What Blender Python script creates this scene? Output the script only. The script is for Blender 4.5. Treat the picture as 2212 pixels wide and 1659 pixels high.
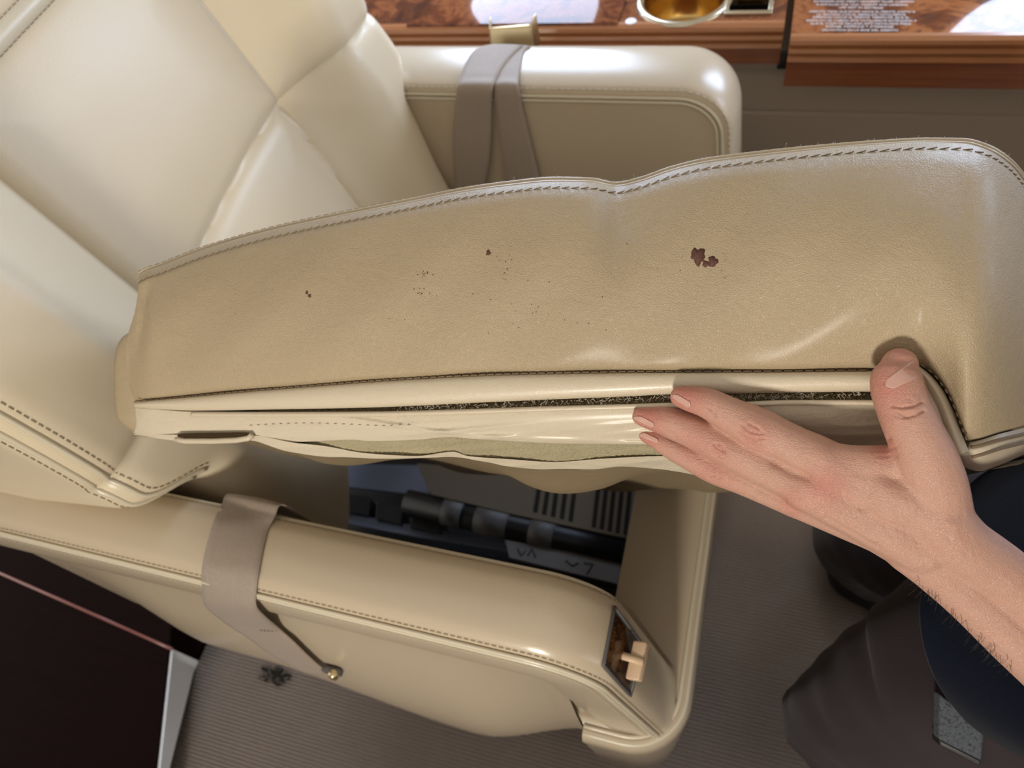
import bpy, bmesh, math, random
import numpy as np
from mathutils import Vector, Matrix
from mathutils.bvhtree import BVHTree

for o in list(bpy.data.objects):
    bpy.data.objects.remove(o)
SC = bpy.context.scene
COL = SC.collection
random.seed(4)
RNG = np.random.default_rng(4)

# ---------------------------------------------------------------- camera
CAM = np.array([0.0, 0.0, 1.08])
ROLL, PITCH, YAW = 18.0, 56.0, 30.0
FPX = 2212 / 36 * 26
CX, CY = 1106.0, 829.5
_y, _p, _r = (math.radians(a) for a in (YAW, PITCH, ROLL))
FW = np.array([-math.sin(_y) * math.cos(_p), math.cos(_y) * math.cos(_p), -math.sin(_p)])
_rt = np.array([math.cos(_y), math.sin(_y), 0.0])
_up = np.cross(_rt, FW)
RT = _rt * math.cos(_r) - _up * math.sin(_r)
UP = _rt * math.sin(_r) + _up * math.cos(_r)
cd = bpy.data.cameras.new('camera')
cam = bpy.data.objects.new('camera', cd)
COL.objects.link(cam)
cam.matrix_world = Matrix(((RT[0], UP[0], -FW[0], CAM[0]), (RT[1], UP[1], -FW[1], CAM[1]),
                           (RT[2], UP[2], -FW[2], CAM[2]), (0, 0, 0, 1)))
cd.lens = 26
cd.sensor_width = 36
cd.sensor_fit = 'HORIZONTAL'
cd.clip_start = 0.01
cd.dof.use_dof = True
cd.dof.focus_distance = 0.375
cd.dof.aperture_fstop = 10
SC.camera = cam

# ---------------------------------------------------------------- light
W = bpy.data.worlds.new('world')
SC.world = W
W.use_nodes = True
W.node_tree.nodes['Background'].inputs[0].default_value = (1.0, 0.94, 0.85, 1)
W.node_tree.nodes['Background'].inputs[1].default_value = 1.9
SC.view_settings.view_transform = 'Standard'
SC.view_settings.look = 'None'
SC.view_settings.gamma = 1
SC.view_settings.use_curve_mapping = False
SC.view_settings.exposure = 0.1
FAR_WIN = 11.5      # emission of the panes on the ledge side
NEAR_WIN = 135.0    # emission of the panes on the aisle side
CEIL_WASH = 0.4    # ceiling wash strip

# ---------------------------------------------------------------- helpers
def ray(px, py):
    px = np.asarray(px, float); py = np.asarray(py, float)
    return FW + RT * ((px - CX) / FPX)[..., None] - UP * ((py - CY) / FPX)[..., None]

def D(px, py, w):
    return CAM + ray(px, py) * np.asarray(w, float)[..., None]

def PZ(px, py, z):
    d = ray(px, py); return CAM + d * ((z - CAM[2]) / d[..., 2])[..., None]

def PY(px, py, y):
    d = ray(px, py); return CAM + d * ((y - CAM[1]) / d[..., 1])[..., None]

def cr(pts, n, closed=False):
    """Catmull-Rom through points, n samples"""
    P = np.asarray(pts, float)
    m = len(P)
    if closed:
        idx = np.linspace(0, m, n, endpoint=False)
    else:
        idx = np.linspace(0, m - 1, n)
    out = []
    for u in idx:
        i = int(min(math.floor(u), m - 1 if closed else m - 2)); f = u - i
        g = (lambda k: P[k % m]) if closed else (lambda k: P[min(max(k, 0), m - 1)])
        a, b, c, d = g(i - 1), g(i), g(i + 1), g(i + 2)
        out.append(0.5 * ((2 * b) + (c - a) * f + (2 * a - 5 * b + 4 * c - d) * f * f + (3 * b - a - 3 * c + d) * f ** 3))
    return np.array(out)

def fx(pts):
    """smooth function y(x) through (x, y) points (monotone-ish hermite)"""
    P = np.array(sorted(pts), float); X, Y = P[:, 0], P[:, 1]
    h = np.diff(X); s = np.diff(Y) / h
    m = np.empty(len(X)); m[0], m[-1] = s[0], s[-1]
    for i in range(1, len(X) - 1):
        m[i] = 0 if s[i - 1] * s[i] <= 0 else 3 * (h[i - 1] + h[i]) / ((2 * h[i] + h[i - 1]) / s[i - 1] + (h[i] + 2 * h[i - 1]) / s[i])
    def f(x):
        x = np.clip(np.asarray(x, float), X[0], X[-1])
        i = np.clip(np.searchsorted(X, x) - 1, 0, len(X) - 2)
        t = (x - X[i]) / h[i]
        return ((1 + 2 * t) * (1 - t) ** 2 * Y[i] + t * (1 - t) ** 2 * h[i] * m[i] + t * t * (3 - 2 * t) * Y[i + 1] + t * t * (t - 1) * h[i] * m[i + 1])
    return f

def sst(a, b, x):
    t = np.clip((np.asarray(x, float) - a) / (b - a), 0, 1)
    return t * t * (3 - 2 * t)

def root_loc(o):
    while o.parent is not None:
        o = o.parent
    return np.array(o.location)

MESHCACHE = {}
def obj(name, V, F, mat, parent=None, smooth=True, label=None, cat=None, group=None, kind=None):
    V = np.asarray(V, float).reshape(-1, 3)
    off = root_loc(parent) if parent is not None else np.zeros(3)
    me = bpy.data.meshes.new(name)
    me.from_pydata([tuple(v) for v in (V - off)], [], [tuple(int(i) for i in f) for f in F])
    me.update()
    if smooth:
        me.polygons.foreach_set('use_smooth', [True] * len(me.polygons))
    me.materials.append(mat)
    o = bpy.data.objects.new(name, me)
    COL.objects.link(o)
    if parent is not None:
        o.parent = parent
    MESHCACHE[o.name] = (V, F)
    tag(o, label, cat, group, kind)
    return o

def tag(o, label=None, cat=None, group=None, kind=None):
    if label: o['label'] = label
    if cat: o['category'] = cat
    if group: o['group'] = group
    if kind: o['kind'] = kind
    return o

def thing(name, loc, label, cat, group=None):
    o = bpy.data.objects.new(name, None)
    o.location = tuple(float(c) for c in loc)
    o.empty_display_size = 0.03
    COL.objects.link(o)
    return tag(o, label, cat, group)

def gridf(nu, nv, closed_u=False, closed_v=False, flip=False):
    """faces for a grid stored row-major [v][u]"""
    F = []
    for j in range(nv if closed_v else nv - 1):
        for i in range(nu if closed_u else nu - 1):
            a = j * nu + i; b = j * nu + (i + 1) % nu
            c = ((j + 1) % nv) * nu + (i + 1) % nu; d = ((j + 1) % nv) * nu + i
            F.append((a, d, c, b) if flip else (a, b, c, d))
    return F

def sheet(P, thick=0.0, dirv=None):
    """grid of points [nv][nu][3] -> V,F ; with thickness the sheet is closed along dirv"""
    nv, nu = P.shape[:2]
    V = P.reshape(-1, 3)
    F = gridf(nu, nv)
    if thick > 0:
        n = len(V)
        dv = np.asarray(dirv, float) * thick
        V = np.vstack([V, V + dv])
        F2 = [tuple(i + n for i in f[::-1]) for f in F]
        ring = list(range(nu)) + [j * nu + nu - 1 for j in range(1, nv)] + [(nv - 1) * nu + i for i in range(nu - 2, -1, -1)] + [j * nu for j in range(nv - 2, 0, -1)]
        F3 = [(ring[k], ring[k] + n, ring[(k + 1) % len(ring)] + n, ring[(k + 1) % len(ring)]) for k in range(len(ring))]
        F = F + F2 + F3
    return V, F

def tube(path, r, sides=8, flat=1.0, upv=None, cap=True):
    """tube along path; r scalar or per-point; flat scales the second axis"""
    P = np.asarray(path, float); n = len(P)
    R = np.broadcast_to(np.asarray(r, float), (n,))
    FL = np.broadcast_to(np.asarray(flat, float), (n,))
    T = np.gradient(P, axis=0); T /= np.linalg.norm(T, axis=1)[:, None] + 1e-12
    a = np.array([0, 0, 1.0]) if upv is None else np.asarray(upv, float)
    if abs(a @ T[0]) > 0.95: a = np.array([1.0, 0, 0])
    V = []
    u = a - T[0] * (a @ T[0]); u /= np.linalg.norm(u)
    for i in range(n):
        if upv is not None:
            uu = a - T[i] * (a @ T[i])
            if np.linalg.norm(uu) > 1e-3: u = uu
        u = u - T[i] * (u @ T[i]); u /= np.linalg.norm(u)
        v = np.cross(T[i], u)
        for k in range(sides):
            th = 2 * math.pi * k / sides
            V.append(P[i] + R[i] * (v * math.cos(th) + u * math.sin(th) * FL[i]))
    F = gridf(sides, n, closed_u=True)
    if cap:
        F.append(tuple(range(sides - 1, -1, -1)))
        F.append(tuple((n - 1) * sides + k for k in range(sides)))
    return np.array(V), F

def join(*vf):
    V, F, n = [], [], 0
    for v, f in vf:
        V.append(np.asarray(v).reshape(-1, 3)); F += [tuple(i + n for i in g) for g in f]; n += len(V[-1])
    return np.vstack(V), F

def rbox(c, s, bev=0.003, seg=2, rot=None):
    bm = bmesh.new()
    bmesh.ops.create_cube(bm, size=1)
    for v in bm.verts:
        v.co = Vector((v.co.x * s[0], v.co.y * s[1], v.co.z * s[2]))
    if bev > 0:
        bmesh.ops.bevel(bm, geom=list(bm.edges), offset=bev, segments=seg, affect='EDGES', profile=0.5)
    bm.verts.index_update()
    V = np.array([v.co[:] for v in bm.verts]); F = [[v.index for v in f.verts] for f in bm.faces]
    bm.free()
    if rot is not None: V = V @ np.asarray(rot).T
    return V + np.asarray(c, float), F

def hexa(A, B, bev=0.0):
    """solid between bottom loop A and top loop B (same count)"""
    n = len(A)
    V = np.vstack([A, B]); F = [tuple(range(n - 1, -1, -1)), tuple(range(n, 2 * n))]
    F += [(i, (i + 1) % n, n + (i + 1) % n, n + i) for i in range(n)]
    if bev:
        bm = bmesh.new()
        vs = [bm.verts.new(v) for v in V]
        for f in F: bm.faces.new([vs[i] for i in f])
        bmesh.ops.recalc_face_normals(bm, faces=bm.faces)
        bmesh.ops.bevel(bm, geom=list(bm.edges), offset=bev, segments=2, affect='EDGES', profile=0.5)
        bm.verts.index_update()
        V = np.array([v.co[:] for v in bm.verts]); F = [[v.index for v in f.verts] for f in bm.faces]
        bm.free()
    return V, F

def revolve(prof, c, n=48, axis='z'):
    prof = np.asarray(prof, float); V = []
    for r, z in prof:
        for k in range(n):
            t = 2 * math.pi * k / n
            V.append((c[0] + r * math.cos(t), c[1] + r * math.sin(t), c[2] + z))
    return np.array(V), gridf(n, len(prof), closed_u=True)

def resample(P, step):
    P = np.asarray(P, float)
    L = np.concatenate([[0], np.cumsum(np.linalg.norm(np.diff(P, axis=0), axis=1))])
    s = np.arange(0, L[-1], step)
    return np.stack([np.interp(s, L, P[:, k]) for k in range(P.shape[1])], 1)

def stitches(path, length, gap, r=0.0004, lift=None, slant=None):
    """dashes along a 3D path, one mesh"""
    Q = resample(path, (length + gap) / 6)
    per = 6; on = max(2, int(round(per * length / (length + gap))))
    out = []
    for i in range(0, len(Q) - on - 1, per):
        seg = Q[i:i + on + 1].copy()
        if lift is not None:
            k = np.sin(np.linspace(0, math.pi, len(seg)))[:, None]
            seg = seg + np.asarray(lift) * (0.4 + 0.6 * k)
        if slant is not None:
            seg = seg + np.asarray(slant) * np.linspace(-1, 1, len(seg))[:, None]
        out.append(tube(seg[[0, len(seg) // 2, -1]], r, 5))
    return join(*out)

def bvh(*objs):
    vs, fs, n = [], [], 0
    for o in objs:
        V, F = MESHCACHE[o.name]
        vs += [Vector(v) for v in V]; fs += [tuple(i + n for i in f) for f in F]; n += len(V)
    return BVHTree.FromPolygons(vs, fs)

def drape(px, tree, off=0.0005):
    """points of a surface seen along photograph rays, lifted by off along the normal"""
    out = []
    for x, y in px:
        d = Vector(ray(x, y)).normalized()
        h, nrm, i, dist = tree.ray_cast(Vector(CAM), d)
        if h is None: continue
        if nrm.dot(d) > 0: nrm = -nrm
        out.append(np.array(h + nrm * off))
    return np.array(out)

# ---------------------------------------------------------------- materials
def mat(name, col, rough=0.5, metal=0.0, spec=0.5, coat=0.0, coat_rough=0.1, sheen=0.0):
    m = bpy.data.materials.new(name); m.use_nodes = True
    b = m.node_tree.nodes['Principled BSDF']
    b.inputs['Base Color'].default_value = (*col, 1)
    b.inputs['Roughness'].default_value = rough
    b.inputs['Metallic'].default_value = metal
    b.inputs['Specular IOR Level'].default_value = spec
    b.inputs['Coat Weight'].default_value = coat
    b.inputs['Coat Roughness'].default_value = coat_rough
    b.inputs['Sheen Weight'].default_value = sheen
    return m

class N:
    """tiny node wrapper"""
    def __init__(s, m):
        s.t = m.node_tree; s.b = s.t.nodes['Principled BSDF']
        s.tc = s.t.nodes.new('ShaderNodeTexCoord').outputs['Object']
    def n(s, kind, **kw):
        x = s.t.nodes.new(kind)
        for k, v in kw.items():
            if k in x.inputs: 
                if hasattr(v, 'links') or isinstance(v, bpy.types.NodeSocket): s.t.links.new(v, x.inputs[k])
                else: x.inputs[k].default_value = v
            else: setattr(x, k, v)
        return x
    def l(s, a, b): s.t.links.new(a, b)
    def noise(s, scale, detail=4, rough=0.55, vec=None, dist=0.0):
        x = s.n('ShaderNodeTexNoise', Scale=scale, Detail=detail, Roughness=rough, Distortion=dist)
        s.l(vec if vec is not None else s.tc, x.inputs['Vector']); return x
    def ramp(s, fac, stops):
        x = s.n('ShaderNodeValToRGB'); s.l(fac, x.inputs[0]); e = x.color_ramp.elements
        while len(e) < len(stops): e.new(0.5)
        for k, (p, c) in enumerate(stops):
            e[k].position = p; e[k].color = (*c, 1) if len(c) == 3 else c
        return x.outputs[0]
    def mix(s, fac, a, b, blend='MIX'):
        x = s.n('ShaderNodeMix', data_type='RGBA', blend_type=blend)
        for v, k in ((fac, 0), (a, 6), (b, 7)):
            if isinstance(v, bpy.types.NodeSocket): s.l(v, x.inputs[k])
            elif k == 0: x.inputs[0].default_value = v
            else: x.inputs[k].default_value = (*v, 1)
        return x.outputs[2]
    def math(s, op, a, b=0.0):
        x = s.n('ShaderNodeMath', operation=op)
        for v, k in ((a, 0), (b, 1)):
            if isinstance(v, bpy.types.NodeSocket): s.l(v, x.inputs[k])
            else: x.inputs[k].default_value = v
        return x.outputs[0]
    def mapping(s, scale=(1, 1, 1), rot=(0, 0, 0), vec=None):
        x = s.n('ShaderNodeMapping'); x.inputs['Scale'].default_value = scale; x.inputs['Rotation'].default_value = rot
        s.l(vec if vec is not None else s.tc, x.inputs['Vector']); return x.outputs[0]
    def bump(s, h, strength=0.3, dist=0.001, prev=None):
        x = s.n('ShaderNodeBump', Strength=strength, Distance=dist); s.l(h, x.inputs['Height'])
        if prev is not None: s.l(prev, x.inputs['Normal'])
        return x.outputs[0]

def leather(name, col, rough=0.36, grain=0.25, wrinkle=0.3, col2=None, spec=0.5, coat=0.22):
    m = mat(name, col, rough, spec=spec, coat=coat, coat_rough=0.22)
    k = N(m)
    c2 = col2 or tuple(c * 0.96 for c in col)
    big = k.noise(5, 2)
    k.l(k.mix(k.ramp(big.outputs[0], [(0.35, (0, 0, 0)), (0.7, (1, 1, 1))]), col, c2), k.b.inputs['Base Color'])
    vo = k.n('ShaderNodeTexVoronoi', feature='DISTANCE_TO_EDGE', Scale=850.0); k.l(k.tc, vo.inputs['Vector'])
    fine = k.ramp(vo.outputs[0], [(0.0, (0, 0, 0)), (0.25, (1, 1, 1))])
    wr = k.noise(60, 6, 0.65, vec=k.mapping((1, 1, 2.4), (0.4, 0.3, 0.2)), dist=0.6)
    b1 = k.bump(wr.outputs[0], wrinkle, 0.0022)
    b2 = k.bump(fine, grain, 0.0004, b1)
    k.l(b2, k.b.inputs['Normal'])
    rr = k.n('ShaderNodeMapRange'); k.l(wr.outputs[0], rr.inputs[0])
    rr.inputs[3].default_value = rough - 0.2 * wrinkle; rr.inputs[4].default_value = rough + 0.25 * wrinkle
    k.l(rr.outputs[0], k.b.inputs['Roughness'])
    return m

M = {}
M['leather'] = leather('cream_leather', (0.72, 0.61, 0.435), 0.34, 0.10, 0.10)
M['leather_arm'] = leather('armrest_leather', (0.575, 0.47, 0.335), 0.27, 0.08, 0.015, coat=0.6)
M['leather_cushion'] = leather('cushion_leather', (0.465, 0.36, 0.225), 0.48, 0.45, 0.42, (0.42, 0.325, 0.20), coat=0.08)
M['leather_band'] = leather('cushion_band_leather', (0.66, 0.56, 0.41), 0.38, 0.15, 0.25)
M['lining'] = leather('lining_cloth', (0.66, 0.57, 0.425), 0.65, 0.25, 0.6, spec=0.2)
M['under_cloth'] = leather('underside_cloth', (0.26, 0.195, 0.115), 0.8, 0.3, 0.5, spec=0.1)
M['thread'] = mat('dark_thread', (0.20, 0.14, 0.08), 0.7)
M['thread_mid'] = mat('mid_thread', (0.30, 0.23, 0.14), 0.7)
M['thread_pale'] = mat('pale_thread', (0.60, 0.52, 0.40), 0.6)
M['piping'] = leather('piping_leather', (0.60, 0.48, 0.32), 0.33, 0.1, 0.1)
M['piping_pale'] = leather('piping_pale_leather', (0.68, 0.60, 0.45), 0.32, 0.06, 0.06)
M['black'] = mat('black_metal', (0.006, 0.006, 0.008), 0.45)
M['steel'] = mat('blued_steel', (0.17, 0.20, 0.29), 0.4, 0.7)
M['grey_band'] = mat('grey_coupling', (0.10, 0.095, 0.09), 0.5)
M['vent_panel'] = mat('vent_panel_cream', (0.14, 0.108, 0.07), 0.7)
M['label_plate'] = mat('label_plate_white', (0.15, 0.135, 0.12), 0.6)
M['dark_slot'] = mat('slot_dark', (0.01, 0.008, 0.006), 0.9)
M['handle'] = mat('lever_plastic', (0.66, 0.47, 0.30), 0.4)
M['ink'] = mat('ink', (0.02, 0.02, 0.03), 0.7)
M['print'] = mat('white_print', (0.85, 0.84, 0.82), 0.5)

def m_foam():
    m = mat('raw_foam', (0.36, 0.32, 0.20), 0.95, spec=0.1); k = N(m)
    a = k.noise(700, 3); b = k.noise(60, 4)
    k.l(k.mix(b.outputs[0], (0.50, 0.43, 0.27), (0.39, 0.335, 0.205)), k.b.inputs['Base Color'])
    k.l(k.bump(a.outputs[0], 0.8, 0.002), k.b.inputs['Normal']); return m
M['foam'] = m_foam()

def m_velcro():
    m = mat('velcro_hooks', (0.25, 0.18, 0.10), 0.9, spec=0.1); k = N(m)
    a = k.noise(1500, 2, 0.8)
    k.l(k.ramp(a.outputs[0], [(0.32, (0.07, 0.045, 0.022)), (0.6, (0.50, 0.39, 0.22))]), k.b.inputs['Base Color'])
    k.l(k.bump(a.outputs[0], 1.0, 0.002), k.b.inputs['Normal']); return m
M['velcro'] = m_velcro()

def m_stain():
    m = mat('worn_stain', (0.06, 0.016, 0.010), 0.6); k = N(m)
    a = k.noise(900, 3)
    k.l(k.mix(a.outputs[0], (0.06, 0.017, 0.013), (0.17, 0.07, 0.045)), k.b.inputs['Base Color'])
    k.l(k.bump(a.outputs[0], 0.6, 0.001), k.b.inputs['Normal']); return m
M['stain'] = m_stain()

def m_burl(name, dark, mid, light, rough=0.10, scale=9.0):
    m = mat(name, mid, rough, spec=0.05, coat=1.0, coat_rough=0.03); k = N(m)
    a = k.noise(scale, 6, 0.6, dist=2.2)
    b = k.noise(scale * 3.3, 6, 0.65, dist=3.0)
    c = k.mix(0.5, a.outputs[1], b.outputs[1])
    fac = k.math('ADD', k.math('MULTIPLY', a.outputs[0], 0.6), k.math('MULTIPLY', b.outputs[0], 0.4))
    k.l(k.ramp(fac, [(0.36, dark), (0.47, mid), (0.53, light), (0.60, mid), (0.70, dark)]), k.b.inputs['Base Color'])
    return m
M['burl'] = m_burl('burl_veneer', (0.030, 0.006, 0.003), (0.125, 0.030, 0.011), (0.26, 0.080, 0.026), 0.10, 5.0)
M['burl_warm'] = m_burl('burl_veneer_warm', (0.035, 0.007, 0.003), (0.16, 0.040, 0.012), (0.36, 0.12, 0.036), 0.12, 4.5)

def m_straight(name, c1, c2, rough=0.25, sc=(1.2, 40, 40)):
    m = mat(name, c1, rough, coat=0.5, coat_rough=0.08); k = N(m)
    a = k.noise(6, 5, 0.6, vec=k.mapping(sc), dist=0.5)
    k.l(k.mix(k.ramp(a.outputs[0], [(0.3, (0, 0, 0)), (0.7, (1, 1, 1))]), c1, c2), k.b.inputs['Base Color'])
    return m
M['moulding'] = m_straight('moulding_wood', (0.32, 0.115, 0.040), (0.42, 0.17, 0.062))
M['fascia'] = m_straight('fascia_wood', (0.17, 0.050, 0.018), (0.26, 0.085, 0.032))
M['mahogany'] = m_straight('dark_mahogany', (0.005, 0.0008, 0.0010), (0.009, 0.0015, 0.0015), 0.6)
M['mahogany'].node_tree.nodes['Principled BSDF'].inputs['Specular IOR Level'].default_value = 0.06
M['mahogany'].node_tree.nodes['Principled BSDF'].inputs['Coat Weight'].default_value = 0.0
M['wood_inset'] = m_burl('recess_veneer', (0.012, 0.005, 0.002), (0.045, 0.018, 0.006), (0.12, 0.055, 0.02), 0.25, 40)
M['brass'] = mat('brass', (0.72, 0.50, 0.20), 0.22, 1.0)
M['brass_pale'] = mat('satin_brass', (0.70, 0.57, 0.34), 0.35, 1.0)
M['nickel'] = mat('satin_nickel', (0.62, 0.55, 0.42), 0.25, 1.0)
M['taupe'] = mat('taupe_side_panel', (0.36, 0.285, 0.215), 0.75)
M['aisle_wall'] = mat('aisle_wall_brown', (0.16, 0.11, 0.08), 0.7)
M['cabin_white'] = mat('cabin_headliner', (0.70, 0.66, 0.58), 0.8)
M['pale_button_and_glint'] = mat('pale_button_and_glint', (0.90, 0.94, 1.0), 0.3, 0.0)  # button colour; on the end plate it imitates a window reflection

def m_web(name, c1, c2, ax=(0, 1, 0), sc=1400):
    m = mat(name, c1, 0.6, spec=0.3, sheen=0.15); k = N(m)
    w = k.n('ShaderNodeTexWave', wave_type='BANDS', bands_direction='X', Scale=150.0, Distortion=0.4, Detail=1.0)
    k.l(k.tc, w.inputs['Vector'])
    n_ = k.noise(500, 3)
    k.l(k.mix(n_.outputs[0], c1, c2), k.b.inputs['Base Color'])
    k.l(k.bump(n_.outputs[0], 0.25, 0.0008, k.bump(w.outputs[0], 0.25, 0.0006)), k.b.inputs['Normal'])
    return m
M['web'] = m_web('belt_webbing', (0.40, 0.32, 0.255), (0.30, 0.24, 0.19))

def m_carpet():
    m = mat('ribbed_carpet', (0.40, 0.32, 0.27), 0.95, spec=0.05, sheen=0.2); k = N(m)
    a = k.noise(380, 3, 0.7, vec=k.mapping((1.0, 0.5, 0.5))); b = k.noise(14, 3)
    c = k.mix(b.outputs[0], (0.34, 0.275, 0.235), (0.245, 0.195, 0.165))
    k.l(k.mix(k.math('MULTIPLY', a.outputs[0], 0.7), c, (0.42, 0.36, 0.32)), k.b.inputs['Base Color'])
    k.l(k.bump(a.outputs[0], 0.9, 0.003), k.b.inputs['Normal']); return m
M['carpet'] = m_carpet()

def m_cloth(name, c1, c2, sc=900, rough=0.9):
    m = mat(name, c1, rough, spec=0.1, sheen=0.1); k = N(m)
    a = k.noise(sc, 2); b = k.noise(12, 3)
    k.l(k.mix(b.outputs[0], c1, c2), k.b.inputs['Base Color'])
    k.l(k.bump(a.outputs[0], 0.4, 0.001), k.b.inputs['Normal']); return m
M['shirt'] = m_cloth('navy_shirt_cloth', (0.0045, 0.007, 0.016), (0.003, 0.005, 0.011))
M['trousers'] = m_cloth('brown_trouser_cloth', (0.050, 0.038, 0.043), (0.036, 0.027, 0.031))
M['shoe'] = mat('black_shoe_leather', (0.010, 0.009, 0.009), 0.5)
def m_speckle():
    m = mat('grey_speckle', (0.16, 0.18, 0.21), 0.7); k = N(m)
    a = k.noise(500, 3, 0.7)
    k.l(k.ramp(a.outputs[0], [(0.36, (0.012, 0.014, 0.017)), (0.46, (0.060, 0.070, 0.083)), (0.7, (0.085, 0.098, 0.115))]), k.b.inputs['Base Color']); return m
M['speckle'] = m_speckle()

def m_skin():
    m = mat('skin', (0.62, 0.36, 0.25), 0.42, spec=0.45); k = N(m)
    k.b.inputs['Subsurface Weight'].default_value = 0.18
    k.b.inputs['Subsurface Radius'].default_value = (0.008, 0.003, 0.0015)
    k.b.inputs['Subsurface Scale'].default_value = 0.5
    at = k.n('ShaderNodeAttribute', attribute_name='red')
    a = k.noise(90, 4); f = k.noise(1300, 3, 0.7)
    base = k.mix(a.outputs[0], (0.55, 0.305, 0.22), (0.63, 0.375, 0.285))
    red = k.mix(at.outputs['Fac'], base, (0.55, 0.18, 0.14))
    k.l(red, k.b.inputs['Base Color'])
    vo = k.n('ShaderNodeTexVoronoi', feature='DISTANCE_TO_EDGE', Scale=700.0)
    k.l(k.mapping((1, 1.8, 1), (0.3, 0.5, 0.9)), vo.inputs['Vector'])
    lines = k.ramp(vo.outputs[0], [(0.0, (0, 0, 0)), (0.2, (1, 1, 1))])
    wr = k.noise(220, 4, 0.7, vec=k.mapping((0.5, 2.2, 1.6), (0.2, 0.5, 0.7)))
    k.l(k.bump(lines, 0.4, 0.0006, k.bump(f.outputs[0], 0.3, 0.0006, k.bump(wr.outputs[0], 0.35, 0.0012))), k.b.inputs['Normal'])
    return m
M['skin'] = m_skin()
M['nail'] = mat('fingernail', (0.60, 0.35, 0.28), 0.28, spec=0.5, coat=0.3)
M['hair'] = mat('arm_hair', (0.03, 0.018, 0.012), 0.6)

def m_emit(name, col, s):
    m = bpy.data.materials.new(name); m.use_nodes = True
    b = m.node_tree.nodes['Principled BSDF']
    b.inputs['Base Color'].default_value = (0.8, 0.8, 0.8, 1)
    b.inputs['Emission Color'].default_value = (*col, 1)
    b.inputs['Emission Strength'].default_value = s
    return m
M['sky_far'] = m_emit('daylit_pane_far', (0.58, 0.73, 1.0), FAR_WIN)
M['sky_near'] = m_emit('daylit_pane_near', (1.0, 0.94, 0.84), NEAR_WIN)
M['wash'] = m_emit('ceiling_wash_lamp', (1.0, 0.92, 0.80), CEIL_WASH)


# ================================================================ THE CABIN
def build_floor():
    pitch, x0, x1, y0, y1 = 0.0050, -0.716, 1.9, -1.04, 0.86
    nr = int((y1 - y0) / pitch)
    ys, zs = [], []
    for i in range(nr):
        for k, z in enumerate((0.0, 0.0026, 0.0040, 0.0026)):
            ys.append(y0 + (i + k / 4) * pitch); zs.append(z)
    xs = np.linspace(x0, x1, 40)
    Y, X = np.meshgrid(ys, xs, indexing='ij')
    Z = np.repeat(np.array(zs)[:, None], len(xs), 1)
    Y = Y + 0.0012 * np.sin(X * 31) * np.sin(Y * 3)
    V, F = sheet(np.stack([X, Y, Z], -1), 0.02, (0, 0, -1))
    return obj('floor', V, F, M['carpet'], label='ribbed taupe carpet on the cabin floor', kind='structure')
floor = build_floor()
V, F = rbox((-0.1, 0.0, -0.045), (6.0, 2.3, 0.03), 0)
obj('floor_subfloor', V, F, M['black'], label='dark subfloor below the carpet', kind='structure', smooth=False)

# far side wall: grooved taupe panel under the ledge
prof = [(1.10, 0.480), (0.852, 0.480), (0.852, 0.474), (0.856, 0.470), (0.852, 0.466), (0.849, 0.462), (0.849, 0.415), (0.853, 0.411), (0.849, 0.407), (0.849, 0.0), (1.10, 0.0)]
A = np.array([(-3, y, z) for y, z in prof]); B = np.array([(3, y, z) for y, z in prof])
V, F = hexa(A, B)
obj('wall_far_lower', V, F, M['taupe'], smooth=False, label='taupe grooved lower side panel below the wooden ledge', kind='structure')
V, F = rbox((0, 1.135, 1.0), (6, 0.05, 1.0), 0)
wall_far = obj('wall_far', V, F, M['cabin_white'], smooth=False, label='cream cabin side wall above the ledge', kind='structure')
V, F = rbox((0, -1.085, 0.72), (6, 0.05, 1.5), 0)
wall_near = obj('wall_near', V, F, M['aisle_wall'], smooth=False, label='brown cabin wall on the aisle side', kind='structure')
V, F = rbox((0.74, -0.775, 0.33), (1.92, 0.56, 0.66), 0.01)  # unseen block, added to keep low window light off the lower carpet
obj('aisle_light_blocker', V, F, M['mahogany'], label='unseen dark block added along the aisle to shade the carpet', kind='structure')
th = np.linspace(0, math.pi, 24)
P = np.array([[(x, 0.025 + 1.14 * math.cos(a), 1.44 + 0.36 * math.sin(a)) for x in (-3, 3)] for a in th])
V, F = sheet(P)
obj('ceiling', V, F, M['cabin_white'], label='curved cream headliner', kind='structure')
wn = [0]
def window(x, y, z, rx, rz, sgn, pane):
    wn[0] += 1
    n = 40
    def ring(sx, sz, yy):
        out = []
        for k in range(n):
            t = 2 * math.pi * k / n
            c, s = math.cos(t), math.sin(t)
            out.append((x + sx * math.copysign(abs(c) ** 0.65, c), yy, z + sz * math.copysign(abs(s) ** 0.65, s)))
        return np.array(out)
    R = np.array([ring(rx + .03, rz + .03, y), ring(rx + .03, rz + .03, y - sgn * .012), ring(rx + .005, rz + .005, y - sgn * .012), ring(rx, rz, y - sgn * .004)])
    w = obj('window_%d' % wn[0], R.reshape(-1, 3), gridf(n, 4, closed_u=True), M['cabin_white'], label='oval cabin window', kind='structure')
    obj('pane', ring(rx, rz, y - sgn * .004), [tuple(range(n))], pane, w, smooth=False)
for x in (-1.155, -0.385, 0.385, 1.155, 1.925):
    window(x, 1.108, 0.90, 0.165, 0.225, 1, M['sky_far'])
for x in (-0.05,):
    window(x, -1.058, 1.06, .075, .105, -1, M['sky_near'])
for y in (-0.42, 0.42):
    V, F = rbox((0, y, 1.735), (3.2, 0.07, 0.02), 0.004)
    obj('trim_%d' % (1 if y < 0 else 2), V, F, M['wash'], label='ceiling wash lamp strip', kind='structure')

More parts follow.
